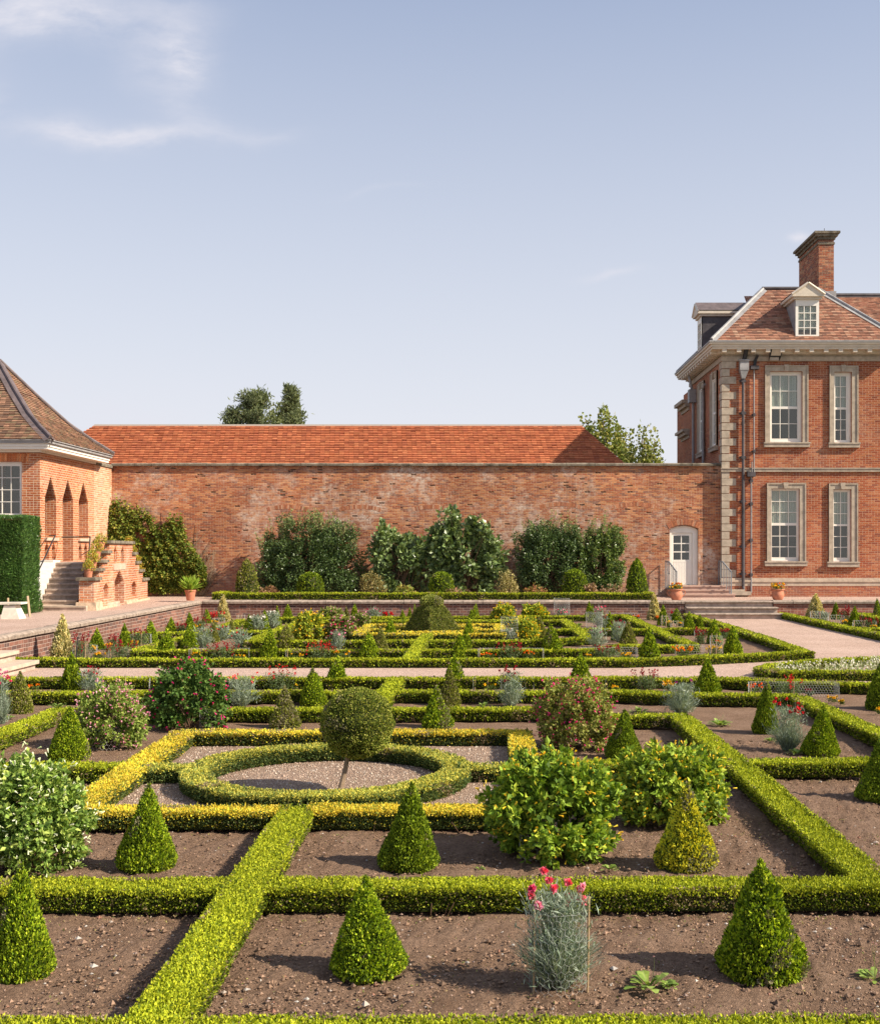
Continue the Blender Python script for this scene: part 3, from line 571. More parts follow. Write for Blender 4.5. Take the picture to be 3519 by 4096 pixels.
# ================================================================ retaining walls, coping
def coping(pts,w,z0,z1,parent,name='coping',m=None,seg=.75,over=.0):
    """row of separate rounded stones along a line"""
    ch=[]; 
    for a,b in zip(pts[:-1],pts[1:]):
        a=A(a);b=A(b);d=b-a;ln=np.linalg.norm(d);d/=ln;nr=np.array([-d[1],d[0]]); s=0
        while s<ln-.05:
            l=min(seg*random.uniform(.75,1.3),ln-s); p=a+d*(s+.006); q=a+d*(s+l-.006); j=random.uniform(-.008,.008); k=random.uniform(-.006,.01)
            prof=[(-w/2-j,z0),(-w/2-j-.01,z0+(z1-z0)*.55),(-w/2+.05,z1+k-.012),(-w*.2,z1+k),(w*.2,z1+k),(w/2-.05,z1+k-.012),(w/2+j+.01,z0+(z1-z0)*.55),(w/2+j,z0)]
            V=A([[*(p+nr*o),z] for o,z in prof]+[[*(q+nr*o),z] for o,z in prof]); n=len(prof)
            Q=np.array([[i,(i+1)%n,n+(i+1)%n,n+i] for i in range(n)]); t=np.array([[0,i,i+1] for i in range(1,n-1)])
            ch+= [(V,Q,0,None),(V,t,0,None),(V,t[:,::-1]+n,0,None)]; s+=l
    return obj(name,ch,m or M_coping,parent,smooth=False)
rw=thing('retaining_wall','low brown brick retaining wall with rounded coping along the left terrace','wall',(-9.8,30,0),'low brick retaining walls')
obj('brickwork',[box(-9.9,-9.7,22.7,39.2,-.2,.485)],M_low,rw); coping([(-9.8,22.6),(-9.8,39.05)],.34,.487,.60,rw)
rw=thing('retaining_wall','long brown brick retaining wall at the back of the garden, left of the steps','wall',(-1.5,39.3,0),'low brick retaining walls')
obj('brickwork',[box(-9.703,6.6,39.2,39.4,-.2,.483)],M_low,rw); coping([(-9.62,39.3),(6.62,39.3)],.34,.487,.603,rw)
rw=thing('retaining_wall','short red brick retaining wall with coping right of the stone steps','wall',(12,39.3,0),'low brick retaining walls')
obj('brickwork',[box(9.62,20,39.2,39.4,-.2,.483)],m_brick('pink_retaining_brick',[(.34,.13,.09),(.40,.16,.11),(.28,.11,.08),(.36,.17,.12)],(.44,.30,.25),bw=.24,bh=.086,mt=.006,pale=.3,bmp=.006),rw); coping([(9.6,39.3),(20,39.3)],.34,.487,.603,rw)
# garden steps (each tread a nosed stone over a riser)
def steps_thing(label,loc,treads):
    t=thing('stone_steps',label,'steps',loc)
    for (x0,x1,y0,y1,z1) in treads:
        obj('riser',[box(x0,x1,y0+.05,y1,-.15,z1-.062)],M_step,t)
        obj('tread',[box(x0-.02,x1+.02,y0,y1+.003,z1-.06,z1),tube([[x0-.021,y0+.004,z1-.03],[x1+.021,y0+.004,z1-.03]],.031,10)],M_coping,t)
    return t
steps_thing('three wide worn stone steps from the gravel path up to the house terrace',(8.1,38.8,0),[(6.64,9.58,39.16,39.75,.575),(6.64,9.66,38.78,39.155,.385),(6.84,9.74,38.40,38.775,.20)])
t=thing('stone_steps','corner of pale stone steps at the left edge where the cross path begins','steps',(-9.2,21.2,0))
obj('tread',[box(-9.9,-8.62,19.95,22.3,.12,.19),box(-9.9,-9.0,19.95,22.3,.31,.375),box(-9.9,-9.4,19.95,22.3,.495,.562)],M_stonepale,t); obj('riser',[box(-9.9,-8.68,20,22.25,-.1,.12),box(-9.9,-9.06,20,22.25,.19,.31),box(-9.9,-9.46,20,22.25,.375,.495)],M_step,t)
# ================================================================ tall garden wall
gw=thing('garden_wall','tall weathered red brick garden wall closing the back of the garden','wall',(-2.7,43.5,.56))
fm=frame_map([0,43.5,0],[1,0,0],[0,-1,0])
arc=lambda u0,u1,z0,zs,n=10,rise=.12:[(u0,z0)]+[(u0+(u1-u0)*i/n, zs+rise*(1-((i/n)*2-1)**2)) for i in range(n+1)]+[(u1,z0)]
c6x=lambda c:(1324.7+.2558*c-988)*43.5/2350
c6z=lambda c,Y=43.5:2.3+(1113-961-.2558*c)*Y/2350
c7z=lambda c,Y=43.3:2.3+(1113-682.8-.2558*c)*Y/2350
dz0=.99; door=arc(c6x(116),c6x(343),dz0,c6z(430),10,.14)[1:]; door=[(c6x(116),dz0)]+door
obj('brickwork',wallholes(fm,[(-14.4,.2),(8.72,.2),(8.72,5.44),(-14.4,5.44)],[door],.42),M_wall,gw)
coping([(-14.1,43.66),(8.74,43.66)],.56,5.442,5.56,gw,m=M_stonedark,seg=.85)
# voussoirs of the bricked-up arches and the door arch
def voussoirs(cx,zs,half,rise,par,m,n=26,h=.17,d=.012,name='arch'):
    ch=[]
    R=(half*half+rise*rise)/(2*rise); cz=zs+rise-R; a0=math.asin(half/R)
    for i in range(n):
        t0=-a0+2*a0*(i+.08)/n; t1=-a0+2*a0*(i+.92)/n; P=[]
        for y in (43.5-d,43.56):
            P.append([[cx+r*math.sin(t),y,cz+r*math.cos(t)] for r,t in ((R,t0),(R,t1),(R+h,t1),(R+h,t0))])
        V=A(P[0]+P[1]); ch.append((V,np.array([[0,1,2,3],[4,7,6,5],[0,4,5,1],[1,5,6,2],[2,6,7,3],[3,7,4,0]]),0,pick(1,[(.42,.16,.08),(.50,.22,.12),(.36,.14,.08),(.50,.28,.18)])[0]))
    return obj(name,ch,m,par)
M_vous=m_tint('arch_brick',.9,.15,0,.004,50,.25,30)
voussoirs((c6x(116)+c6x(343))/2,c6z(430)+.02,(c6x(343)-c6x(116))/2+.02,.15,gw,M_vous,24,.21)
for px in (1150,1440,1730,2240,2540):
    cx=(px/1.977-988)*43.5/2350; zc=2.3+(1113-(2045 if px<2200 else 2035)/1.977)*43.5/2350
    voussoirs(cx,zc-.02,.75,.11,gw,M_vous,26,.15,.004)
# blocked reveal behind the climbers is the same wall. Door in the garden wall
dr=thing('garden_door','cream boarded door with six glass panes in the arched opening of the brick wall','door',((c6x(116)+c6x(343))/2,43.6,dz0))
u0,u1=c6x(116),c6x(343); zt=c6z(430)+.10
fr=[(u0+.005,dz0+.002)]+[(u0+.005+(u1-u0-.01)*i/10, c6z(430)-.01+.14*(1-((i/10)*2-1)**2)) for i in range(11)]+[(u1-.005,dz0+.002)]
lu0,lu1,lz1=c6x(137),c6x(300),c6z(458)
f2=frame_map([0,43.62,0],[1,0,0],[0,-1,0])
obj('door_frame',wallholes(f2,fr,[[(lu0,dz0+.004),(lu1,dz0+.004),(lu1,lz1),(lu0,lz1)]],.12),M_white,dr)
f3=frame_map([0,43.66,0],[1,0,0],[0,-1,0]); g=[]
for cxs in ((152,211),(218,277)):
    for cys in ((480,539),(547,605),(614,672)): g.append([(c6x(cxs[0]),c6z(cys[1])),(c6x(cxs[1]),c6z(cys[1])),(c6x(cxs[1]),c6z(cys[0])),(c6x(cxs[0]),c6z(cys[0]))])
lf=obj('door_leaf',wallholes(f3,[(lu0+.006,dz0+.01),(lu1-.006,dz0+.01),(lu1-.006,lz1-.006),(lu0+.006,lz1-.006)],g,.05)+[fbox(f3,lu0+.05,lu1-.05,c6z(690),c6z(683),0,.008)]+[fbox(f3,lu0+.07+i*.105,lu0+.08+i*.105+.085,dz0+.06,c6z(692),0,.006) for i in range(6)],M_white,dr)
for q in g: obj('pane',[fbox(f3,q[0][0]-.004,q[1][0]+.004,q[0][1]-.004,q[2][1]+.004,-.03,-.02)],M_glass,lf)
obj('door_knob',[lathe([(.001,0),(.022,.0),(.022,.02),(.001,.02)],0,0,10)],M_iron,lf).location=(c6x(289)-ORG[dr.name][0],-.06+0.1,c6z(700)-ORG[dr.name][2])
obj('threshold',[fbox(frame_map([0,43.5,0],[1,0,0],[0,-1,0]),u0-.02,u1+.1,dz0-.03,dz0-.002,-.3,.03)],M_stake,dr)
obj('dark_door_backing',[box(u0-.3,u1+.3,44.5,44.55,.6,3.4)],M_dark,dr)  # added dark panel, stands in for the unlit space behind the door
t=thing('door_steps','three pinkish stone steps below the cream garden door','steps',(c6x(330),43,.56))
M_stp=m_plain('pink_sandstone_step',(.46,.31,.25),.9,.15,.2,6,.003,40)
for a,b,z1,y0 in ((120,535,.985,42.75),(100,555,.845,42.45),(88,573,.70,42.15)):
    obj('step',[box(c6x(a),c6x(b),y0,43.49,z1-.35,z1-.05),box(c6x(a)-.02,c6x(b)+.02,y0-.03,43.485,z1-.05,z1)],M_stp,t)
def handrail(xc,label,x1=None):
    t=thing('handrail',label,'handrail',(xc,42.9,.6),'grey metal handrails beside the door'); top=[(xc-.0,43.42,1.88),(xc+.05,42.9,1.86),(xc+.22,42.2,1.5)]
    obj('rail',tube(top,.028,8),M_greyrail,t); ch=[]
    for i in range(9):
        f=i/8; p=A(top[0])*(1-f)+A(top[2])*f; zt=np.interp(p[1],[42.2,42.9,43.42],[1.5,1.86,1.88]); zb=.99 if p[1]>42.75 else .85
        ch+=tube([[p[0],p[1],zb-.15],[p[0],p[1],zt]],.014,6)
    obj('balusters',ch,M_greyrail,t); obj('post',tube([[top[2][0],42.2,.55],[top[2][0],42.2,1.5]],.022,8),M_greyrail,t); return t
handrail(c6x(82),'grey metal handrail left of the cream garden door'); handrail(c6x(500),'grey metal handrail right of the cream door beside the quoins')
# ================================================================ tiled roofs
def tiles(O,U,Vv,poly,tw,th,pal,wts=None,lift=.012,jit=.004,seed=1):
    """courses of overlapping plain tiles on a sloping plane. poly in (u,v)"""
    g=np.random.default_rng(seed); O=A(O);U=A(U)/np.linalg.norm(U);Vv=A(Vv)/np.linalg.norm(Vv);N=np.cross(U,Vv)
    if N[2]<0: N=-N
    vmax=max(p[1] for p in poly); vmin=min(p[1] for p in poly); V=[];Q=[];C=[];r=0;v=vmin
    while v<vmax-.01:
        vc=v+th*.5; xs=[]
        for a,b in zip(poly,poly[1:]+poly[:1]):
            if (a[1]-vc)*(b[1]-vc)<0: xs.append(a[0]+(b[0]-a[0])*(vc-a[1])/(b[1]-a[1]))
        if len(xs)>=2:
            x0,x1=min(xs),max(xs); x=x0-(tw*.5 if r%2 else 0)
            while x<x1:
                a=max(x,x0);b=min(x+tw-.004,x1)
                if b-a>.02:
                    j=g.normal()*jit; k=g.normal()*jit; l=lift+abs(g.normal())*.004; base=len(V); vt=v+th*1.12
                    p=[O+U*a+Vv*(v+j)+N*l,O+U*b+Vv*(v+j+k*.6)+N*(l+k*.4),O+U*b+Vv*vt+N*.001,O+U*a+Vv*vt+N*.001,O+U*a+Vv*(v+j)-N*.01,O+U*b+Vv*(v+j+k*.6)-N*.01]
                    V+=p; Q+=[[base,base+1,base+2,base+3],[base+4,base+5,base+1,base]]
                    c=A(pal[g.choice(len(pal),p=None if wts is None else A(wts)/sum(wts))])*g.uniform(.85,1.15); C+=[c,c*.9]  # front edges get a darker colour, painted shade between courses
                x+=tw
        v+=th;r+=1
    return (A(V),np.array(Q),0,A(C))
TNEW=[(.45,.145,.066),(.48,.16,.074),(.42,.135,.063),(.50,.18,.082),(.38,.12,.06)]
TOLD=[(.38,.19,.13),(.42,.22,.145),(.35,.165,.11),(.29,.145,.10),(.43,.26,.18),(.24,.13,.095)]
TBRN=[(.27,.155,.10),(.31,.18,.115),(.22,.125,.085),(.36,.20,.13),(.17,.105,.075),(.25,.18,.11)]
br=thing('orange_roofed_building','long low building behind the wall with a bright orange tiled hipped roof','building',(-6,47,0))
yE,zE,yR,zR=44.35,5.3,46.92,7.33; xe0,xe1,xr0,xr1=-18.1,5.55,-15.9,3.75
sl=math.hypot(yR-yE,zR-zE); obj('roof',[tiles([xe0,yE,zE],[1,0,0],[0,yR-yE,zR-zE],[(0,0),(xe1-xe0,0),(xr1-xe0,sl),(xr0-xe0,sl)],.19,.125,TNEW,seed=2,lift=.042,jit=.006),
  (A([[xe0,yE,zE-.015],[xe1,yE,zE-.015],[xr1,yR,zR-.015],[xr0,yR,zR-.015]]),np.array([[0,1,2,3]]),0,(.3,.08,.04)),
  (A([[xe1,yE,zE-.02],[xe1,53,zE-.02],[xr1,yR+3,zR-.02],[xr1,yR,zR-.02]]),np.array([[0,1,2,3]]),0,(.55,.13,.05)),
  (A([[xe0,53,zE-.02],[xe0,yE,zE-.02],[xr0,yR,zR-.02],[xr0,yR+3,zR-.02]]),np.array([[0,1,2,3]]),0,(.55,.13,.05)),
  (A([[xe1,53,zE-.02],[xe0,53,zE-.02],[xr0,yR+3,zR-.02],[xr1,yR+3,zR-.02]]),np.array([[0,1,2,3]]),0,(.55,.13,.05))],M_tile,br)
obj('walls',[box(xe0+.2,xe1-.2,yE+.3,52.7,.4,zE-.05)],M_wall,br)
ch=[]; x=xr0-.12
while x<xr1+.1: x2=min(x+1.17,xr1+.12); ch.append(hexa([[x,yR-.1,zR-.10],[x2-.008,yR-.1,zR-.10],[x2-.008,yR+3.1,zR-.1],[x,yR+3.1,zR-.1],[x+(.12 if x<xr0 else 0),yR-.0,zR+.05],[x2-.008-(.12 if x2>xr1 else 0),yR-.0,zR+.05],[x2-.008,yR+3,zR+.05],[x,yR+3,zR+.05]])); x=x2
obj('ridge_capping',ch,M_fascia,br)
# ================================================================ the great house (right)
HX,HY=8.72,43.3
hs=thing('mansion','red brick mansion with stone quoins, sash windows and a hipped tile roof at the right','house',(12,46,.56))
ff=frame_map([0,HY,0],[1,0,0],[0,-1,0]); fs=frame_map([HX,0,0],[0,-1,0],[-1,0,0])   # side frame: u=-Y
hx=lambda c:(1324.7+.2558*c-988)*HY/2350
z6=lambda c:c6z(c,HY); z7=lambda c:c7z(c,HY)
WIN=[('u',908,1165,268,830,868,1210,222,835,860,1220,868,[(928,1135,295,545,3,2),(928,1135,560,800,3,2)]),
     ('u',1415,1555,273,833,1377,1605,225,838,1370,1615,872,[(1432,1522,302,552,2,3),(1432,1522,565,812,2,3)]),
     ('l',918,1143,108,683,883,1192,66,690,865,1200,722,[(928,1128,122,382,3,3),(928,1128,398,655,3,3)]),
     ('l',1408,1552,113,687,1372,1603,68,692,1360,1610,728,[(1420,1533,133,392,2,3),(1420,1533,402,658,2,3)])]
holes=[]
for wn in WIN:
    zz=z7 if wn[0]=='u' else z6; holes.append([(hx(wn[1]),zz(wn[4])),(hx(wn[2]),zz(wn[4])),(hx(wn[2]),zz(wn[3])),(hx(wn[1]),zz(wn[3]))])
obj('wall',wallholes(ff,[(HX,.2),(14.84,.2),(14.84,9.34),(HX,9.34)],holes,.35),M_house,hs)
sW=[(47.0,47.93),(44.35,45.18)]; sh=[[(-b,6.28),(-a,6.28),(-a,8.9),(-b,8.9)] for a,b in sW]
obj('wall',wallholes(fs,[(-50.2,.2),(-HY-.352,.2),(-HY-.352,9.34),(-50.2,9.34)],sh,.35),M_house,hs)
obj('wall',[box(14.842,24,46,56,.2,9.34),box(9.1,14.8,50.2,56,.2,9.34)],M_house,hs)
def window(par,fm,a,b,z0,z1,sashes,surround,sill,sillz,curt=True,key=True,deep=.12,lower_dark=True):
    """timber sash window with stone architrave, all in frame coordinates"""
    fr=[]; sx=[]
    holes=[]
    for (p0,p1,q0,q1,nc,nr) in sashes:
        mw=.022
        for i in range(nc):
            for j in range(nr):
                holes.append((p0+(p1-p0)*i/nc+mw/2,p0+(p1-p0)*(i+1)/nc-mw/2,q0+(q1-q0)*j/nr+mw/2,q0+(q1-q0)*(j+1)/nr-mw/2))
    fm2=lambda u,z,d=0.0: fm(u,z,d-deep)
    ch=wallholes(fm2,[(a+.003,z0+.003),(b-.003,z0+.003),(b-.003,z1-.003),(a+.003,z1-.003)],[[(h[0],h[2]),(h[1],h[2]),(h[1],h[3]),(h[0],h[3])] for h in holes],.045)
    ch.append(fbox(fm,a+.003,b-.003,z0+.001,z0+.05,-deep,-deep+.03)); ch.append(fbox(fm,a+.003,a+.05,z0+.05,z1-.003,-deep,-deep+.035)); ch.append(fbox(fm,b-.05,b-.003,z0+.05,z1-.003,-deep,-deep+.035)); ch.append(fbox(fm,a+.05,b-.05,z1-.055,z1-.003,-deep,-deep+.035))
    w=obj('window',ch,M_white,par)
    for h in holes: obj('pane',[fbox(fm,h[0]-.003,h[1]+.003,h[2]-.003,h[3]+.003,-deep-.03,-deep-.025)],M_glass,w)
    if surround:
        s0,s1,t0,t1=surround
        def ring(o0,o1,p0,p1,i0,i1,j0,j1,d):
            return [fbox(fm,o0,i0,p0,p1,0.003,d),fbox(fm,i1,o1,p0,p1,0.003,d),fbox(fm,i0+.001,i1-.001,j1,p1,0.003,d-.002)]
        ch=ring(s0,s1,t0,t1,a-.0,b+.0,z0,z1,.055)+ring(s0-.0,s1+.0,t0,t1+.0,s0+.045,s1-.045,t0,t1-.045,.085)
        for k in (.35,.7): 
            zz=t0+(t1-t0)*k; ch.append(fbox(fm,s0+.002,a-.002,zz,zz+.006,.056,.0575)); 
        obj('surround',ch,M_stone,w)
        if key:
            m=(a+b)/2; V=A([fm(m-.06,z1-.004,.056),fm(m+.06,z1-.004,.056),fm(m+.095,t1+.02,.056),fm(m-.095,t1+.02,.056),fm(m-.06,z1-.004,.12),fm(m+.06,z1-.004,.12),fm(m+.095,t1+.02,.12),fm(m-.095,t1+.02,.12)])
            obj('keystone',[(V,np.array([[0,3,2,1],[4,5,6,7],[0,1,5,4],[1,2,6,5],[2,3,7,6],[3,0,4,7]]),0,None)],M_stone,w)
    if sill: obj('sill',[fbox(fm,sill[0],sill[1],sillz,z0-.0,.003,.12),fbox(fm,sill[0]-.02,sill[1]+.02,z0-.05,z0-.003,.12,.15)],M_stone,w)
    if curt:
        q0=sashes[0][2] if sashes[0][2]>sashes[-1][2] else sashes[-1][2]; V=[];n=60
        for i in range(n+1):
            u=a+.03+(b-a-.06)*i/n; d=-deep-.075+.015*math.sin(i*1.25); V+=[fm(u,q0-.03,d),fm(u,z1,d)]
        obj('curtain',[(A(V),np.array([[2*i,2*i+2,2*i+3,2*i+1] for i in range(n)]),0,None)],M_curtain,w)
    obj('dark_room_backing',[fbox(fm,a-.3,b+.3,z0-.3,z1+.3,-deep-1.0,-deep-.95),fbox(fm,a-.31,a-.3,z0-.3,z1+.3,-deep-1.,-.36),fbox(fm,b+.3,b+.31,z0-.3,z1+.3,-deep-1.,-.36),fbox(fm,a-.3,b+.3,z0-.32,z0-.31,-deep-1.,-.36),fbox(fm,a-.3,b+.3,z1+.31,z1+.32,-deep-1.,-.36)],M_dark,w)  # added black backing box, painted shade in place of a room
    return w
for wn in WIN:
    zz=z7 if wn[0]=='u' else z6
    sash=[(hx(s[0]),hx(s[1]),zz(s[3]),zz(s[2]),s[4],s[5]) for s in wn[12]]
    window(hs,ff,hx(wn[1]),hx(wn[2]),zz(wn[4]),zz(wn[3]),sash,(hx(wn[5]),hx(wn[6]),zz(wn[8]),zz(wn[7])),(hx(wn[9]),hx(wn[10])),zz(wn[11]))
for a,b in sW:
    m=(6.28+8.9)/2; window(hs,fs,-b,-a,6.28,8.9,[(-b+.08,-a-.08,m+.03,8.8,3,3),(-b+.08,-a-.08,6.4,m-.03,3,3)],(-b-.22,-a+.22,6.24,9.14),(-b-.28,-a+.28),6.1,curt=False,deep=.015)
# quoins: alternating long and short, wrapping the corner
ch=[]; k=0
tops=[z7(190+61*i) for i in range(14)]
for i in range(14):
    zt=tops[i]; zb=zt-.268*(57/57)*.97
    L=(hx(641)-HX) if i%2==0 else (hx(589)-HX)
    ch.append(box(HX-.03,HX+L,HY-.035,HY+(.30 if i%2 else .50),zb,zt))
for i in range(13):
    zt=z6(28+60.4*i) if i else z6(28); zb=zt-.262; L=(hx(640)-HX) if i%2==0 else (hx(588)-HX); ch.append(box(HX-.03,HX+L,HY-.035,HY+(.30 if i%2 else .50),zb,zt))
ch.append(box(HX-.03,HX+hx(588)-HX,HY-.035,HY+.3,z6(28)+.01,z7(1063)-.002))
obj('quoins',ch,M_stone,hs)
obj('string_course',[fbox(ff,HX-.06,14.84,z7(1063),z7(1040),.003,.07),fbox(ff,HX-.08,14.84,z7(1040)+.001,z7(1033),.003,.10)],M_stone,hs)
obj('plinth',[fbox(ff,HX-.09,14.84,z6(846),z6(832),.003,.12),fbox(ff,HX-.075,14.84,z6(832)+.001,z6(816),.003,.08),fbox(ff,HX-.07,14.84,z6(878),z6(846)-.001,.003,.085)],M_stonepale,hs)
obj('plinth_brickwork',[fbox(ff,HX-.06,14.84,.3,z6(878)-.001,.003,.075)],M_house,hs)
obj('footing',[fbox(ff,hx(575),hx(745),z6(950),z6(922),.078,.35),fbox(ff,hx(595),hx(700),z6(921),z6(905),.078,.25)],M_stone,hs)
def hp(o,x1=14.84): return [(HX-o,HY-o),(x1+o,HY-o),(x1+o,50.2+o),(HX-o,50.2+o)]
obj('frieze',prism(hp(.05),9.342,9.50)+prism(hp(.02),9.501,9.56)+prism(hp(.09),9.561,9.60),M_stone,hs)
ch=prism(hp(.17),9.601,9.72)+prism(hp(.46),9.721,9.80)+prism(hp(.50),9.801,9.90)+prism(hp(.56),9.901,9.97)
for i in range(13): x=hx(515)+(hx(625)-hx(515))*i*1.035; ch.append(box(x,x+.16,HY-.44,HY-.171,9.61,9.7195))
for i in range(14): y=HY+.05+.5*i; ch.append(box(HX-.44,HX-.171,y,y+.16,9.61,9.7195))
obj('cornice',ch,M_trim,hs); obj('gutter',prism(hp(.59),9.971,10.02),M_lead,hs)
# roof of the projecting wing
e=.50; X0,Y0,X1=HX-e,HY-e,14.84+e; ze,zr,tt=10.02,12.45,2.5
Vr=A([[X0,Y0,ze],[X1,Y0,ze],[X1-tt,Y0+tt,zr],[X0+tt,Y0+tt,zr],[X0,50.7,ze],[X0+tt,48.2,zr],[X1,50.7,ze],[X1-tt,48.2,zr]])
roof=obj('roof',[(Vr-A([0,0,.02]),np.array([[0,1,2,3],[4,0,3,5],[1,6,7,2],[6,4,5,7],[3,2,7,5]]),0,(.25,.12,.09)),
  tiles([X0,Y0,ze],[1,0,0],[0,tt,zr-ze],[(0,0),(X1-X0,0),(X1-X0-tt,math.hypot(tt,zr-ze)),(tt,math.hypot(tt,zr-ze))],.18,.105,TOLD,seed=5,lift=.03),
  tiles([X0,50.7,ze],[0,-1,0],[tt,0,zr-ze],[(0,0),(7.9,0),(7.9-tt,math.hypot(tt,zr-ze)),(tt,math.hypot(tt,zr-ze))],.18,.105,TOLD,seed=6,lift=.03),
  tiles([15.2,45.5,ze],[1,0,0],[0,3.6,3.0],[(-4.4,2.2),(-3,.9),(0,0),(9,0),(9,4.68),(-4.4,4.68)],.18,.105,TOLD,seed=8,lift=.03),
  (A([[13,45.5,ze-.05],[24,45.5,ze-.05],[24,49.1,ze+2.95],[13,49.1,ze+2.95],[24,54,ze],[13,54,ze]]),np.array([[0,1,2,3],[3,2,4,5]]),0,(.25,.12,.09))],M_tile,hs)
def hip(p,q,w,par,m,rr=.05,name='lead_hip'):
    p=A(p);q=A(q);d=(q-p)/np.linalg.norm(q-p); s=np.cross(d,[0,0,1.]); s/=np.linalg.norm(s); dn=A([0,0,-w*.62])
    V=A([p+s*w+dn+[0,0,.05],p+[0,0,.05],p-s*w+dn+[0,0,.05],q+s*w+dn+[0,0,.05],q+[0,0,.05],q-s*w+dn+[0,0,.05]])
    return obj(name,[(V,np.array([[0,1,4,3],[1,2,5,4]]),0,None)]+tube([p+A([0,0,.06]),q+A([0,0,.06])],rr,8),m,par)
hip((X0,Y0,ze),(X0+tt,Y0+tt,zr),.17,roof,M_lead,.06); hip((X1,Y0,ze),(X1-tt,Y0+tt,zr),.17,roof,M_lead,.06); hip((X0,50.7,ze),(X0+tt,48.2,zr),.15,roof,M_lead,.06)
obj('lead_ridge',tube([[X0+tt-.05,Y0+tt,zr+.06],[X1-tt,Y0+tt,zr+.06]],.07,8)+tube([[X0+tt,Y0+tt,zr+.06],[X0+tt,48.2,zr+.06]],.07,8)+[box(X0+tt,X1-tt,Y0+tt-.01,Y0+tt+.2,zr-.0,zr+.04)]+tube([[13,49.12,ze+3.06],[24,49.12,ze+3.06]],.09,8)+[box(13,24,49.0,49.12,ze+2.84,ze+3.0)],M_leaddark,roof)
# dormers
def dormer(label,front,fmf,zb,zt,w,depth,cheek,nc=3,nr=4):
    """front: frame whose u=0 is the middle of the dormer window"""
    P=obj('dormer',[fbox(fmf,-w/2,-w/2+.03,zb,zt,-depth,0),fbox(fmf,w/2-.03,w/2,zb,zt,-depth,0)],M_leaddark if cheek else M_lead,roof,label=label)
    ww=w/2; h=[(-ww+.09,ww-.09,zb+.11,zt-.22)]; hh=[];mw=.028
    for i in range(nc):
        for j in range(nr): hh.append((h[0][0]+(h[0][1]-h[0][0])*i/nc+mw/2,h[0][0]+(h[0][1]-h[0][0])*(i+1)/nc-mw/2,h[0][2]+(h[0][3]-h[0][2])*j/nr+mw/2,h[0][2]+(h[0][3]-h[0][2])*(j+1)/nr-mw/2))
    f2=lambda u,z,d=0: fmf(u,z,d+.012)
    obj('sash',wallholes(f2,[(-ww,zb),(ww,zb),(ww,zt),(-ww,zt)],[[(q[0],q[2]),(q[1],q[2]),(q[1],q[3]),(q[0],q[3])] for q in hh],.05),M_white,P)
    obj('glazing',[fbox(fmf,h[0][0],h[0][1],h[0][2],h[0][3],-.03,-.025)],M_glass,P)
    obj('blind',[fbox(fmf,h[0][0],h[0][1],h[0][2]+(h[0][3]-h[0][2])*.2,h[0][3],-.12,-.11)],M_curtain,P); obj('dark_room_backing',[fbox(fmf,-ww+.04,ww-.04,zb,zt,-.6,-.58)],M_dark,P)  # the last panel is a dark backing added for the unlit inside
    o=.17; rise=.42; ch=[fbox(fmf,-ww-o*.5,ww+o*.5,zt+.001,zt+.09,-depth,.08),fbox(fmf,-ww-o,ww+o,zt+.091,zt+.19,-depth,.17)]
    z2=zt+.191; V=A([fmf(-ww-o,z2,.17),fmf(ww+o,z2,.17),fmf(0,z2+rise,.17),fmf(-ww-o,z2,-depth),fmf(ww+o,z2,-depth),fmf(0,z2+rise,-depth)])
    V2=A([fmf(-ww+.1,z2+.01,.175),fmf(ww-.1,z2+.01,.175),fmf(0,z2+rise-.11,.175)])
    ch.append((V,np.array([[0,1,2],[3,5,4]]),0,None)); 
    for a,b in ((0,2),(1,2)):
        p=V[a];q=V[b]; ch+=tube([p+A([0,0,-.03]),q+A([0,0,-.03])],.055,4)
    obj('pediment',ch,M_trim,P)
    up=A([0,0,.035]); V3=np.vstack([V+up,V]); obj('dormer_roof',[(V+up,np.array([[0,2,5,3],[1,4,5,2]]),0,None)],M_leadbrown if cheek else M_lead,P)
    return P
dY=HY-.30; dm=frame_map([11.80,dY,0],[1,0,0],[0,-1,0]); 
dormer('front dormer with white sash and pediment facing the garden',0,dm,2.3+(1113-684)*dY/2350,2.3+(1113-606)*dY/2350,.87,2.6,False)
dm2=frame_map([HX-.22,46.75,0],[0,-1,0],[-1,0,0]); dormer('side dormer with black lead cheeks seen from the side',0,dm2,10.05,11.62,.87,2.4,True)
# chimney
ck=obj('chimney',[box(13.02,13.62,45.8,48.7,10.5,14.55)],m_brick('chimney_brick',[(.34,.10,.05),(.40,.15,.08),(.26,.08,.05),(.42,.2,.11),(.22,.09,.06)],(.34,.26,.19),bmp=.01,dark=.35,pale=.2),hs)
def cp(o): return [(13.02-o,45.8-o),(13.62+o,45.8-o),(13.62+o,48.7+o),(13.02-o,48.7+o)]
obj('chimney_cap',prism(cp(.03),14.36,14.44)+prism(cp(.05),14.551,14.66)+prism(cp(.13),14.661,14.76)+prism(cp(.20),14.761,14.85),M_stonedark,ck)
obj('flashing',[box(12.95,13.69,45.72,48.8,11.9,12.5)],M_lead,ck); obj('lightning_rod',tube([[13.3,46,14.85],[13.3,46,15.05]],.012,5),M_iron,ck)
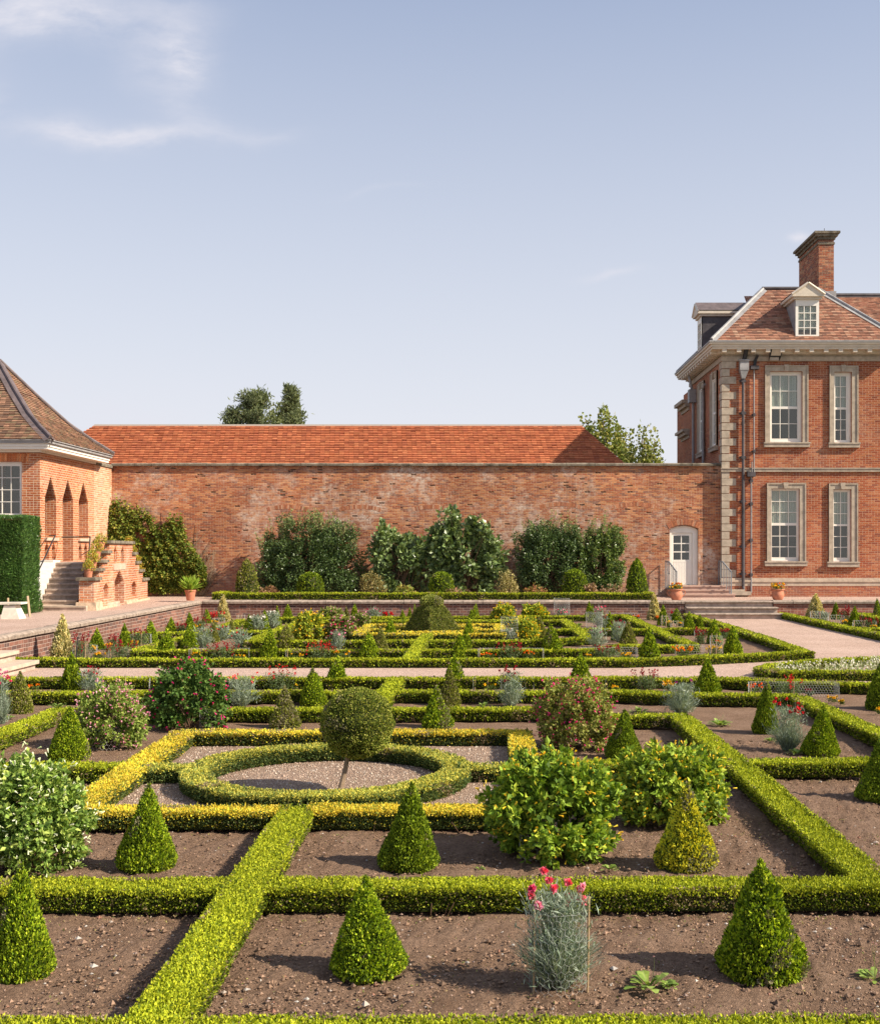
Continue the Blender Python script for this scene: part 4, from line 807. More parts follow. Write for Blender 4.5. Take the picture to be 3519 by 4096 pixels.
# rainwater goods
def brackets(fm,u,zs,r=.075): return [fbox(fm,u-r*1.7,u+r*1.7,z-.03,z+.03,.003,.05) for z in zs]+[fbox(fm,u-r*.95,u+r*.95,z-.055,z+.055,.02,.15) for z in zs]
u=hx(693); dp=obj('drainpipe',tube([ff(u,z7(330),.1),ff(u,z7(1035)-.02,.11),ff(u,z6(880),.13),ff(u,z6(912),.2)],.052,10),M_leaddark,hs,label='thick dark drainpipe with a square hopper')
obj('bracket',brackets(ff,u,[z7(345),z7(600),z7(950),z6(210),z6(567),z6(782)]),M_leaddark,dp)
hop=[fbox(ff,hx(662),hx(732),z7(265),z7(192),.01,.26),fbox(ff,hx(655),hx(738),z7(192),z7(183),.005,.3)]+[hexa([ff(hx(680),z7(330),.2),ff(hx(706),z7(330),.2),ff(hx(706),z7(330),.02),ff(hx(680),z7(330),.02),ff(hx(664),z7(266),.25),ff(hx(730),z7(266),.25),ff(hx(730),z7(266),.01),ff(hx(664),z7(266),.01)])]
obj('hopper',hop,M_lead,dp); obj('swan_neck',tube([ff(hx(700),z7(183),.15),ff(hx(705),z7(150),.2),ff(hx(712),z7(95),.3)],.085,8),M_iron,dp)
u=hx(780); u2=hx(757); tp=obj('drainpipe',tube([ff(u,z7(255),.08),ff(u,z7(1075),.08)],.028,8)+tube([ff(u2,z7(1100),.1),ff(u2,z6(930),.1),ff(u2-.05,z6(948),.14)],.033,8)+tube([ff(hx(762),z7(1070),.12),ff(hx(762),z7(985),.12)],.022,6),M_pipe,hs,label='thin grey drainpipe in two lengths')
obj('hopper',[fbox(ff,hx(750),hx(815),z7(256),z7(228),.01,.2),fbox(ff,hx(723),hx(787),z7(1103),z7(1068),.01,.22)],M_leaddark,tp); obj('bracket',brackets(ff,u,[z7(613),z7(902)],.04)+brackets(ff,u2,[z7(1135),z6(230),z6(516),z6(790)],.05),M_leaddark,tp)
obj('curved_pipe',tube([ff(hx(778),z7(225),.1),ff(hx(784),z7(180),.12),ff(hx(800),z7(145),.2)],.035,7)+tube([ff(hx(790),z7(225),.1),ff(hx(796),z7(180),.12),ff(hx(810),z7(148),.2)],.03,7),M_iron,tp)
sp=obj('drainpipe',tube([fs(-48.9,8.6,.1),fs(-48.9,5.4,.1)],.055,8),M_pipe,hs,label='grey drainpipe with hopper on the side wall')
obj('drainpipe',tube([fs(-46.65,5.4,.1),fs(-46.65,8.5,.1),fs(-46.55,8.75,.12),fs(-46.2,8.9,.12)],.055,8),M_pipe,hs,label='grey drainpipe with bent top on the side wall')
obj('hopper',[fbox(fs,-49.1,-48.7,8.5,9.05,.01,.3)]+tube([fs(-48.9,9.05,.15),fs(-48.9,9.7,.3)],.06,6),M_lead,sp)
# rear bay cornices glimpsed beyond the side wall
obj('rear_bay',[box(HX+.1,9.09,50.85,52.5,.2,9.3)],M_house,hs)
obj('rear_cornice',[box(HX-.35+.1,9.2,50.9,53,8.75,8.9),box(HX-.2+.1,9.2,50.92,53,8.6,8.75),box(HX-.05+.1,9.2,50.94,53,8.45,8.6),box(HX-.32+.1,9.2,50.9,53,7.5,7.62),box(HX-.2+.1,9.2,50.92,53,7.36,7.5),box(HX-.05+.1,9.2,50.94,53,7.22,7.36)],M_stone,hs)
obj('finial_rod',tube([[8.1,44,10.02],[8.1,44,10.5]],.008,5)+tube([[8.05,44,10.5],[8.1,44,10.42],[8.15,44,10.5]],.006,4),M_iron,hs)
fl=thing('floodlight','square floodlight mounted under the cornice of the mansion','floodlight',(hx(943),HY-.3,9.3))
a,b=hx(893),hx(993); obj('lamp_housing',[hexa([[a+.01,HY-.30,z7(160)],[b-.05,HY-.30,z7(160)],[b-.05,HY-.05,z7(185)],[a+.01,HY-.05,z7(185)],[a+.03,HY-.42,z7(100)],[b,HY-.42,z7(100)],[b,HY-.25,z7(97)],[a+.03,HY-.25,z7(97)]])],M_iron,fl)
obj('lens',[hexa([[a+.04,HY-.315,z7(154)],[b-.08,HY-.315,z7(154)],[b-.08,HY-.30,z7(154)],[a+.04,HY-.30,z7(154)],[a+.06,HY-.428,z7(108)],[b-.03,HY-.428,z7(108)],[b-.03,HY-.40,z7(108)],[a+.06,HY-.40,z7(108)]])],M_lamp,fl)
obj('bracket',[box(a+.02,a+.35,HY-.25,HY-.022,z7(190),z7(164))],M_stone,fl)
# ================================================================ pavilion (left)
PX=-14.09; pv=thing('garden_pavilion','orange brick garden pavilion with pyramid tile roof and pointed arches at the left','pavilion',(-16.5,39,.56))
pf=frame_map([0,36.5,0],[1,0,0],[0,-1,0]); ps=frame_map([PX,0,0],[0,1,0],[1,0,0])
wz=(3.36,5.08); wx=(-16.0,-14.66)
obj('wall',wallholes(pf,[(-19.2,.3),(PX-.451,.3),(PX-.451,5.36),(-19.2,5.36)],[[(wx[0],wz[0]),(wx[1],wz[0]),(wx[1],wz[1]),(wx[0],wz[1])]],.4),M_pav,pv)
def pointed(u0,u1,z0,zs,za,n=7):
    P=[(u0,z0)]
    for i in range(n):                       # corbelled courses stepping in to a point
        f=i/n; f2=(i+1)/n; P+=[(u0+(u1-u0)*.5*f,zs+(za-zs)*f),(u0+(u1-u0)*.5*f,zs+(za-zs)*f2)] if i<n-1 else [(u0+(u1-u0)*.5*f,zs+(za-zs)*f),((u0+u1)/2-.02,za),((u0+u1)/2+.02,za)]
    Q=[(u1,z0)]
    for i in range(n-1):
        f=i/n; f2=(i+1)/n; Q+=[(u1-(u1-u0)*.5*f,zs+(za-zs)*f),(u1-(u1-u0)*.5*f,zs+(za-zs)*f2)]
    Q.append((u1-(u1-u0)*.5*(n-1)/n,zs+(za-zs)*(n-1)/n)); return P+Q[::-1]
ar=[pointed(36.92,37.88,2.70,3.95,4.66,14),pointed(38.46,39.42,1.92,3.98,4.66,14),pointed(39.96,40.9,2.70,3.95,4.66,14),
    pointed(36.9,37.26,1.95,2.32,2.55,5),pointed(37.5,37.82,1.95,2.32,2.55,5),pointed(39.96,40.26,1.95,2.32,2.55,5),pointed(40.5,40.82,1.95,2.32,2.55,5)]
obj('wall',wallholes(ps,[(36.5,.3),(41.5,.3),(41.5,5.36),(36.5,5.36)],ar,.45),M_pav,pv)
obj('wall',[box(-19.2,PX-.451,41.1,41.5,.3,5.36),box(-19.2,-18.8,36.9,41.1,.3,5.36)],M_pav,pv)
obj('inner_wall',[box(-15.9,-15.6,36.91,41.09,1.9,5.3),box(-15.59,PX-.46,36.91,41.09,1.7,1.9)],M_pav,pv)
obj('arch_sill',[fbox(ps,36.86,37.94,2.60,2.695,-.3,.08),fbox(ps,39.9,40.96,2.60,2.695,-.3,.08)],M_stonepale,pv)
w=window(pv,pf,wx[0],wx[1],wz[0],wz[1],[(wx[0]+.1,wx[1]-.1,wz[0]+.08,wz[1]-.12,4,4)],None,None,0,curt=False)
ch=[]                     # gauged flat arch over the window
for i in range(22): x=-16.1+i*.075; V=[pf(x,5.085,.008),pf(x+.06,5.085,.008),pf(x+.068+.004*(i-11),5.33,.008),pf(x+.008+.004*(i-11),5.33,.008)]; V+=[v+A([0,.03,0]) for v in V]; ch.append((A(V),np.array([[0,1,2,3],[0,4,5,1],[1,5,6,2],[2,6,7,3],[3,7,4,0]]),0,pick(1,[(.60,.22,.09),(.52,.17,.07),(.64,.27,.12)])[0]))
obj('window_arch',ch,M_vous,pv)
def pp(o): return [(-19.2-o,36.5-o),(PX+o,36.5-o),(PX+o,41.5+o),(-19.2-o,41.5+o)]
obj('cornice',prism(pp(.06),5.37,5.44)+prism(pp(.40),5.441,5.52)+prism(pp(.43),5.521,5.62),M_white,pv); obj('gutter',prism(pp(.50),5.621,5.70)+prism(pp(.54),5.701,5.73),M_lead,pv)
o=.54; cs=[(-19.2-o,36.5-o),(PX+o,36.5-o),(PX+o,41.5+o),(-19.2-o,41.5+o)]; ap=A([-16.45,38.9,8.75]); base=[A([x,y,5.74]) for x,y in cs]
def ringpts(h,z): return [A([p[0]*(1-h)+ap[0]*h,p[1]*(1-h)+ap[1]*h,z]) for p in base]
rings=[base,ringpts(.2,6.17),ringpts(.4,6.66),ringpts(.66,7.50),ringpts(.98,8.62)]; ch=[]      # swept (bellcast) pyramid
for k in range(4):
    R0,R1=rings[k],rings[k+1]
    for a,b,sd in ((0,1,11),(1,2,12),(2,3,0),(3,0,0)):
        ch.append((A([R0[a],R0[b],R1[b],R1[a]])-A([0,0,.03]),np.array([[0,1,2,3]]),0,(.25,.12,.09)))
        if not sd: continue
        P=R0[a];U=R0[b]-P;L=np.linalg.norm(U);U/=L;d0=np.dot(R1[a]-P,U);d1=np.dot(R1[b]-P,U);Vv=R1[a]-P-U*d0;hh=np.linalg.norm(Vv); ch.append(tiles(P,U,Vv,[(0,0),(L,0),(d1,hh),(d0,hh)],.18,.10,TBRN,seed=sd+k*7,lift=.03))
pr=obj('roof',ch,M_tile,pv)
for j,wd in ((1,.20),(2,.10),(0,.2)):
    for k in range(4): hip(rings[k][j],rings[k+1][j],wd,pr,M_leadbrown,.06)
obj('bulkhead_lamp',[lathe([(.001,.0),(.09,.0),(.09,.05),(.06,.09),(.001,.1)],0,0,14)],M_white,pv)
bl=bpy.data.objects['bulkhead_lamp']; bl.rotation_euler=(0,math.pi/2,0); bl.location=(PX-ORG[pv.name][0]+.0,39.2-ORG[pv.name][1],5.02-ORG[pv.name][2])
# link wall between pavilion and garden wall
lw=thing('link_wall','sunlit brick wall joining the pavilion to the tall garden wall','wall',(PX,42.5,.56))
obj('brickwork',[box(PX-.35,PX-.01,41.502,43.49,.3,5.36)],m_brick('pale_link_brick',[(.58,.24,.12),(.62,.30,.16),(.52,.20,.10),(.64,.36,.22)],(.72,.58,.44),pale=.4,bh=.075,mt=.007),lw); coping([(PX-.17,41.7),(PX-.17,43.4)],.44,5.362,5.50,lw,m=M_stonedark)
# pavilion steps: splayed flight
ps_=thing('pavilion_steps','flight of worn stone steps climbing to the arched door of the pavilion','steps',(-12.4,34.5,.56))
nst=9
for i in range(nst):
    f=i/(nst-1); z1=.56+.149*(i+1); y0=33.05+2.9*f*.98; xr=-11.75-.72*f; xl=-12.78-.62*f
    if i==0: xr=-11.45;xl=-13.0
    dx=.0; obj('step',[box(xl,xr,y0+.03,36.1,z1-.149,z1-.05)],M_step,ps_); obj('tread',[box(xl-.01,xr+.0,y0,36.1-.001*i,z1-.049,z1)],M_stonepale if i==0 else M_step,ps_)
obj('landing',[box(-14.08,-12.02,36.05,38.55,.5,1.915)],M_step,ps_)
obj('cheek_wall',[hexa([[-13.05,32.95,.5],[-12.8,32.95,.5],[-13.42,36.1,.5],[-13.9,36.1,.5],[-13.05,32.95,.8],[-12.8,32.95,.8],[-13.42,36.1,1.99],[-13.9,36.1,1.99]]),box(-14.08,-13.45,35.9,36.5,.5,1.98)],M_limew,ps_)
for k,(p,q,r_) in enumerate([((-13.1,33.6,1.5),(-13.5,36.2,2.75),(-13.95,36.9,2.75)),((-12.15,35.3,2.0),(-12.75,37.2,2.72),(-13.95,38.0,2.72))]):
    hr=thing('stair_rail',['black iron handrail left of the pavilion steps','short black iron handrail right of the pavilion steps'][k],'handrail',(p[0],p[1],.6)); obj('rail',tube([A(p)+A([0,-.08,.02]),p,q,r_],.022,8),M_iron,hr); obj('bracket',tube([A(p)*.6+A(q)*.4,(A(p)*.6+A(q)*.4)+A([-.25,0,-.15])],.012,6),M_iron,hr)
# stepped balustrade wall of the stair
sw=thing('stair_wall','stepped brick balustrade wall with stone caps and arched niches beside the pavilion steps','wall',(-11.6,37,.56))
d=A([-11.98,40.9,0])-A([-11.3,33.25,0]); d/=np.linalg.norm(d); O_=A([-11.3,33.25,0]); nn=A([d[1],-d[0],0]); s0=33.25
fw=lambda u,z,dd=0.0:O_+d*(u-s0)+A([0,0,z])+nn*dd
st=[(33.3,33.95,1.42),(33.9,34.35,1.68),(34.3,34.85,1.92),(34.8,35.25,2.20),(35.2,38.45,2.50),(38.4,38.95,2.14),(38.9,39.5,1.84),(39.45,40.05,1.55),(40.0,40.85,1.24)]
outl=[(33.3,.3)]+[(st[0][0],st[0][2])]; 
for i in range(len(st)-1):
    nx=st[i+1][0]+.02 if st[i+1][2]>st[i][2] else st[i][1]-.02
    outl+=[(nx,st[i][2]),(nx,st[i+1][2])]
outl+=[(40.85,st[-1][2]),(40.85,.3)]
hl=[pointed(35.85,37.15,.62,1.30,1.66,6)]
def roundtop(u0,u1,z0,z1): return [(u0,z0)]+[(u0+(u1-u0)*i/6,z1-.14+.14*math.sin(math.pi*i/6)) for i in range(7)]+[(u1,z0)]
hl+= [roundtop(34.45,35.05,.82,1.31),roundtop(38.3,38.95,.78,1.27),pointed(35.75,36.15,1.93,2.25,2.42,4),pointed(36.75,37.15,1.93,2.25,2.42,4)]
obj('brickwork',wallholes(fw,outl,hl,.42),M_stair,sw)
obj('niche_back',[hexa([fw(34.3,.4,-.40),fw(39.1,.4,-.40),fw(39.1,.4,-.5),fw(34.3,.4,-.5),fw(34.3,1.75,-.40),fw(39.1,1.75,-.40),fw(39.1,1.75,-.5),fw(34.3,1.75,-.5)])],M_stair,sw)
obj('lintel',[hexa([fw(35.7,1.68,.02),fw(37.3,1.68,.02),fw(37.3,1.68,-.1),fw(35.7,1.68,-.1),fw(35.7,1.86,.02),fw(37.3,1.86,.02),fw(37.3,1.86,-.1),fw(35.7,1.86,-.1)])],M_stonepale,sw)
ch=[]
for a,b,z in st: ch.append(hexa([fw(a-.1,z+.002,.07),fw(b+.06,z+.002,.07),fw(b+.06,z+.002,-.49),fw(a-.1,z+.002,-.49),fw(a-.1,z+.09,.06),fw(b+.06,z+.09,.06),fw(b+.06,z+.09,-.48),fw(a-.1,z+.09,-.48)]))
obj('cap_stones',ch,M_stonedark,sw)
obj('rubble_foot',[hexa([fw(a,.3,.09+j),fw(b,.3,.09+j),fw(b,.3,-.5),fw(a,.3,-.5),fw(a,.3+h,.07),fw(b,.3+h,.07),fw(b,.3+h,-.48),fw(a,.3+h,-.48)]) for a,b,h,j in ((33.2,34.0,.50,.04),(34.02,35.8,.33,.02),(37.2,38.9,.36,.02),(38.92,40.9,.32,.03))],m_plain('rubble_stone',(.56,.42,.30),.95,.1,.4,7,.01,20),sw)
# ================================================================ box hedges (centre lines in plan)
GH='low clipped box hedges of the parterre'; GG='golden hedges of the inner squares'
H=lambda pts,label,**k: hedge(pts,label,group=k.pop('group',GH),**k)
H([(-3.6,5.14),(4.2,5.2)],'box hedge running along the very bottom edge of the photo',w=.30)
H([(-5.5,7.36),(-1.7,7.41)],'thick box hedge across the near bed, left of the long centre hedge')
H([(-1.36,7.41),(2.5,7.44),(4.5,7.46)],'thick box hedge behind the pink carnation, running to the right edge')
H([(-1.50,5.2),(-1.54,7.4),(-1.57,9.5)],'slanting lime green hedge in the foreground, from the bottom edge to the golden square',w=.30,h=.19)
H([(-1.54,12.75),(-1.54,15.5),(-1.52,19.2)],'slanting lime green hedge behind the ball tree, up to the gravel path')
H([(-3.5,9.56),(-1.75,9.56)],'near side of the golden hedge square, left of the centre hedge',pal='gold',w=.27,group=GG,name='golden_hedge')
H([(-1.38,9.56),(.37,9.58)],'near side of the golden hedge square, right of the centre hedge',pal='gold',w=.27,group=GG,name='golden_hedge')
H([(-3.43,9.7),(-3.56,13.5)],'left side of the golden hedge square, slanting away behind the near cone',pal='gold',w=.30,group=GG,name='golden_hedge')
H([(-3.5,13.62),(.36,13.62)],'far side of the golden hedge square behind the ball tree',pal='gold',w=.28,group=GG,name='golden_hedge')
H([(.37,13.5),(.36,9.75)],'right side of the golden hedge square, beside the big yellow flowered bush',pal='gold',w=.28,group=GG,name='golden_hedge')
H([(-3.3,11.45),(-2.95,11.45)],'short dull golden hedge joining the ring to the left side of the square',pal='golddull',w=.26,group=GG,name='golden_hedge')
H([(-.2,11.5),(.22,11.5)],'short dull golden hedge joining the ring to the right side of the square',pal='golddull',w=.26,group=GG,name='golden_hedge')
rc=(-1.58,11.40); H([(rc[0]+1.27*math.cos(t),rc[1]+1.27*math.sin(t)) for t in np.linspace(0,2*math.pi,41)[:-1]],'round ring of dull golden hedge circling the ball tree',pal='golddull',w=.27,closed=True,group=GG,name='ring_hedge')
H([(-6.5,11.45),(-5.7,11.47),(-3.75,11.5)],'box hedge from the left edge to the golden square, behind the white flowered bush')
H([(.55,11.6),(2.35,11.68)],'box hedge between the two yellow bushes and the magenta bush')
H([(2.68,11.72),(5.0,11.76)],'box hedge at right behind the bare soil strip, reaching the right edge')
H([(2.5,7.6),(2.5,11.6),(2.46,14.75)],'long diagonal looking hedge at right, from the near corner up past the red carnation')
H([(-5.62,10.3),(-5.66,13.0),(-5.72,15.35)],'slanting box hedge at the left edge in front of the pink flowered bush')
H([(-5.66,15.5),(-1.72,15.55)],'box hedge behind the left magenta bush, left of the centre hedge')
H([(-1.36,15.56),(.9,15.6)],'box hedge behind the ball tree, right of the centre hedge')
H([(.9,15.45),(1.5,15.0),(2.45,14.98)],'box hedge stepping forward behind the dark cone, right of the magenta bush')
H([(-7.5,17.3),(-1.72,17.45)],'box hedge just inside the near path hedge, left half',dens=.9)
H([(-1.36,17.45),(2.0,17.45),(2.9,17.15),(4.4,16.95)],'box hedge just inside the near path hedge, right half bending forward',dens=.9)
H([(4.5,16.75),(4.57,13.7),(4.6,11.5)],'outer slanting box hedge near the right edge behind the red carnation')
H([(-7.6,15.3),(-7.6,17.2)],'short box hedge at the far left edge',dens=.9)
H([(-9.3,19.25),(-1.7,19.3)],'box hedge along the near side of the gravel path, left half',dens=.9)
H([(-1.36,19.3),(3.6,19.3),(5.7,18.6),(7.6,18.15)],'box hedge along the near side of the gravel path, right half',dens=.9)
H([(-9.45,22.62),(2.65,22.58),(4.25,23.1),(6.35,24.15)],'long straight box hedge on the far side of the gravel path',dens=.9)
H([(6.62,24.15),(6.70,27.7),(6.68,33.),(6.55,38.2)],'box hedge along the left edge of the right gravel walk, up to the stone steps',dens=.85)
H([(9.84,38.8),(9.84,34.2),(9.94,29.5),(10.0,25.5)],'box hedge along the right edge of the right hand gravel walk',dens=.85)
H([(-7.5,24.9),(-7.35,27.7),(-7.44,35.)],'slanting lime hedge on the outer left of the far beds',dens=.85)
H([(-5.57,27.2),(-5.55,33.4)],'slanting lime hedge on the inner left of the far beds, by the yellow bush',dens=.85)
H([(4.56,25.9),(4.47,31.2),(4.42,37.6)],'slanting hedge on the outer right of the far beds',dens=.85)
H([(2.42,28.2),(2.37,31.5),(2.31,34.9)],'slanting hedge on the inner right of the far beds',dens=.85)
H([(-7.4,24.55),(-1.72,24.6)],'second far hedge behind the gravel path, left of the centre hedge',dens=.85)
H([(-1.38,24.6),(2.0,24.65),(2.9,25.7),(4.5,25.85)],'second far hedge behind the gravel path, right of the centre hedge',dens=.85)
H([(-5.55,27.05),(-1.74,27.1)],'third far hedge behind the gravel path, left of the centre hedge',dens=.85)
H([(-1.38,27.1),(1.2,27.3),(2.35,28.1)],'third far hedge behind the gravel path, right of the centre hedge',dens=.85)
H([(-1.55,22.8),(-1.55,26.),(-1.53,29.2)],'slanting lime centre hedge in the far beds leading to the topiary pyramid',dens=.95)
H([(-3.3,29.3),(-1.72,29.3)],'near side of the far golden square, left of the centre hedge',pal='gold',group=GG,name='golden_hedge',w=.27)
H([(-1.4,29.3),(.3,29.3)],'near side of the far golden square, right of the centre hedge',pal='gold',group=GG,name='golden_hedge',w=.27)
H([(-3.3,29.5),(-3.34,32.8)],'left side of the far golden square beside the pink bushes',pal='gold',group=GG,name='golden_hedge',w=.30)
H([(-3.3,32.9),(.3,32.9)],'far side of the far golden square behind the topiary pyramid',pal='gold',group=GG,name='golden_hedge',w=.27)
H([(.3,32.7),(.3,29.5)],'right side of the far golden square beside the yellow bushes',pal='gold',group=GG,name='golden_hedge',w=.28)
H([(-3.1,31.),(-2.7,31.)],'short golden hedge left of the topiary pyramid',pal='gold',group=GG,name='golden_hedge',w=.27)
H([(-.4,31.),(.15,31.)],'short golden hedge right of the topiary pyramid',pal='gold',group=GG,name='golden_hedge',w=.27)
H([(-1.5+1.2*math.cos(t),31.1+1.2*math.sin(t)) for t in np.linspace(0,2*math.pi,33)[:-1]],'golden ring hedge around the foot of the topiary pyramid',pal='gold',w=.27,closed=True,group=GG,name='ring_hedge')
H([(-9.1,29.6),(-7.6,29.8)],'short hedge between the left retaining wall and the outer left hedge',dens=.85)
H([(-7.2,30.2),(-5.75,30.2)],'short hedge among the left carnations between outer and inner hedges',dens=.85)
H([(.5,31.05),(2.25,31.05)],'short hedge between the yellow bushes and the inner right hedge',dens=.85)
H([(2.55,31.),(4.35,31.05)],'short hedge between the inner and outer right hedges of the far beds',dens=.85)
H([(4.65,31.25),(6.5,31.3)],'short hedge between the outer right hedge and the gravel walk',dens=.85)
H([(-5.4,34.6),(2.3,34.9)],'green hedge just behind the far golden square',dens=.85)
H([(-7.3,36.2),(-1.5,36.7),(4.4,37.6)],'farthest parterre hedge in front of the long retaining wall',dens=.85)
H([(12.35,38.7),(12.15,35.)],'slanting hedge by the right edge beyond the gravel walk',dens=.8)
H([(12.5,38.6),(15.5,38.7)],'hedge at the far right against the retaining wall',dens=.8)
H([(10.1,31.4),(12.5,31.45)],'short hedge at the right edge beyond the gravel walk',dens=.8)
TZ=.56
H([(-9.3,41.3),(-9.35,40.05),(-2,40.0),(5.55,39.95),(5.6,41.2)],'long low box hedge on the terrace in front of the wall shrubs',z0=TZ,h=.25,dens=.85,w=.3)
H([(4.9,20.9),(5.05,20.42),(6,20.35),(9.6,20.2),(11.4,21.6),(9.9,23.2),(8.0,23.05),(7.0,22.75),(6.0,22.2),(5.3,21.6)],'curved hedge round the bed of small white flowers at the right edge',w=.27,closed=True,dens=.85,cat='hedge')
# ================================================================ clipped cones
NEAR=[('D',42,1990,1750,132,'leftmost foreground box cone, cut by the left edge',  'green',0),
 ('D',745,1985,1775,158,'foreground box cone with a grey patch on its right side, left of the pink carnation','green',1),
 ('D',1541,1992,1744,178,'largest foreground box cone, right of the pink carnation','green',2),
 ('D',296,1766,1590,118,'bright green cone in the second bed beside the white flowered bush','green',0),
 ('D',826,1765,1585,124,'dark green cone in the second bed in front of the ring hedge','dark',1),
 ('D',140,1541,1432,84,'cone in front of the pale pink flowered bush at left','green',2),
 ('D',1261,1538,1437,76,'dark cone between the magenta bush and the yellow bush','dark',0),
 ('D',1660,1531,1428,78,'cone just right of the red carnation','green',1),
 ('D',1548,1486,1383,54,'cone just behind and left of the red carnation','dark',2),
 ('D',1781,1625,1492,98,'cone cut in half by the right edge, above the near hedge','dark',1),
 ('D',1782,1438,1343,62,'higher cone cut by the right edge beside the white flower bed','dark',2),
 ('D',1431,1405,1334,56,'cone on the near side of the path at right, facing the curved bed','green',0),
 ('D',1175,1392,1322,52,'cone sticking up behind the big magenta bush','green',1),
 ('D',921,1394,1327,47,'bright cone on the near edge of the path right of the centre hedge','green',2),
 ('D',909,1430,1354,48,'olive cone in front of the bright path cone, right of the centre hedge','olive',0),
 ('D',886,1475,1390,66,'bright cone right of the ball tree, behind the golden square','green',1),
 ('D',680,1394,1330,50,'bright cone on the near edge of the path left of the centre hedge','green',0),
 ('D',634,1430,1354,56,'cone left of the ball tree, one row nearer than the path cone','green',2),
 ('D',577,1475,1391,64,'brownish cone left of the ball tree, behind the golden square','olive',1),
 ('D',146,1396,1323,46,'cone on the near edge of the path at left beside dark red carnations','green',1),
 ('D',41,1445,1361,52,'olive cone near the left edge beside the pale pink carnations','olive',2),
 ('D',409,1394,1327,44,'cone tip poking out behind the dark leaved magenta bush','green',2)]
for q in NEAR: cone(q[0],q[1],q[2],q[3],q[4],q[5],kind=q[6],var=q[7])
cone('D',1324,1528,1490,20,'tiny young box ball on the soil left of the diagonal hedge',kind='dark',name='young_box',group='tiny young box plants')
cone('D',1387,1766,1586,126,'yellow variegated cone in front of the right hand yellow bush',kind='gold',name='golden_cone',group='golden variegated cones')
cone(2,1290,402,185,165,'yellow speckled cone in front of the far left yellow bush',kind='gold',name='golden_cone',group='golden variegated cones')
FAR={'cones just behind the hedge beyond the gravel path':[(1,1655,590,300,220,'green'),(2,945,597,295,205,'green'),(3,190,597,335,208,'green'),(3,1095,592,345,190,'green'),(4,310,584,320,190,'green'),(4,1242,584,290,205,'green'),(5,310,544,270,195,'green')],
 'row of cones along the left retaining wall':[(1,965,500,290,160,'green'),(1,1250,480,240,140,'green'),(1,1505,440,215,150,'green'),(1,1710,326,178,115,'green'),(2,148,322,130,125,'green'),(2,318,232,95,92,'green')],
 'second row of cones beyond the gravel path':[(2,145,490,258,178,'green'),(2,390,428,200,112,'olive'),(3,305,500,280,150,'olive'),(2,1115,492,245,180,'olive'),(3,1155,492,275,132,'green'),(4,255,488,245,165,'green'),(4,1028,455,210,172,'olive'),(4,892,408,255,75,'dark'),(5,125,440,200,155,'green')],
 'middle far cones left of the pyramid':[(2,565,350,190,80,'olive'),(2,740,312,150,115,'green'),(2,898,306,105,92,'green'),(2,1022,268,68,90,'green'),(3,402,402,190,138,'green'),(2,1520,222,130,58,'green')],
 'farthest cones by the long wall left of the pyramid':[(2,1125,182,50,112,'green'),(2,1715,158,68,75,'olive'),(3,42,132,42,88,'green'),(3,525,246,105,88,'green'),(3,597,180,80,64,'green'),(3,650,150,42,50,'green')],
 'cones right of the topiary pyramid':[(3,1188,404,190,118,'green'),(3,1210,246,95,94,'green'),(3,1245,206,62,72,'green'),(3,1258,168,40,76,'green'),(4,150,390,165,150,'olive')],
 'cones between the yellow bushes and the stone steps':[(4,638,152,20,90,'green'),(4,664,226,50,74,'green'),(4,770,205,92,46,'green'),(4,848,286,125,105,'green'),(4,1380,256,55,124,'green'),(4,1520,236,88,130,'green'),(4,1635,282,125,124,'green'),(4,1745,300,148,100,'green')],
 'cones beyond the right hand gravel walk':[(5,1335,162,30,100,'dark'),(5,1525,272,68,138,'green'),(5,1752,132,-5,92,'dark'),(5,1790,276,165,92,'dark')]}
ORD=['first','second','third','fourth','fifth','sixth','seventh','eighth','ninth']
for row,L in FAR.items():
    L=sorted(L,key=lambda q:CR[q[0]][0]+q[1]*.4)
    for i,q in enumerate(L):
        cone(q[0],q[1],q[2],q[3],q[4],'%s from the left of the %s'%(ORD[i],row),kind=q[5],var=i%3)
for k,x,yb,ya,w,lb in ((1,615,590,150,215,'tall cream variegated cone with a round top knot at the left retaining wall'),(2,475,215,-45,150,'cream variegated cone in the far left corner of the sunken garden'),(4,1295,205,-62,150,'cream variegated cone against the back wall just left of the stone steps'),(5,1140,178,-58,195,'cream variegated cone against the back wall right of the stone steps')):
    o=cone(k,x,yb,ya,w,lb,kind='cream',name='variegated_cone',group='cream variegated cones',var=0)
# egg cones and balls on the terrace
def ball_mesh(pal,w,nl,L,seed,prof=None,amp=.02):
    pr=prof or [(max(.004,.5*math.cos(math.radians(a))),.5+.5*math.sin(math.radians(a))) for a in range(-80,91,10)]
    return build_mesh('clipped_ball',[lathe([(max(.002,r-.035),.02+z*.95) for r,z in pr],0,0,20,1),surf_leaves(pr,nl,L,pal,seed,amp=amp,w=w)],[M_leaf,M_core])
TB=ball_mesh(*CPAL['dark'],2600,.085,3,[(.34,0),(.46,.06),(.5,.25),(.5,.5),(.46,.72),(.36,.88),(.2,.97),(.01,1)])
def terr(mesh,px,py0,py1,wd,Y,label,name,group):
    o=bpy.data.objects.new(name,mesh); COL.objects.link(o); X=(px-988)*Y/2350; z1=2.3+(1113-py0)*Y/2350; r=wd*Y/2350; o.location=(X,Y,TZ); o.scale=(r,r,z1-TZ); o.rotation_euler=(0,0,random.uniform(0,6)); tag(o,label,'topiary',group)
for px,y0,lb in ((627.5,1160,'left'),(893,1159,'middle'),(1163,1154,'right')): terr(TB,px,y0,0,52 if px<700 else 49,41.2,'clipped box drum with domed top on the terrace, %s one of three'%lb,'box_ball','clipped box balls before the wall shrubs')
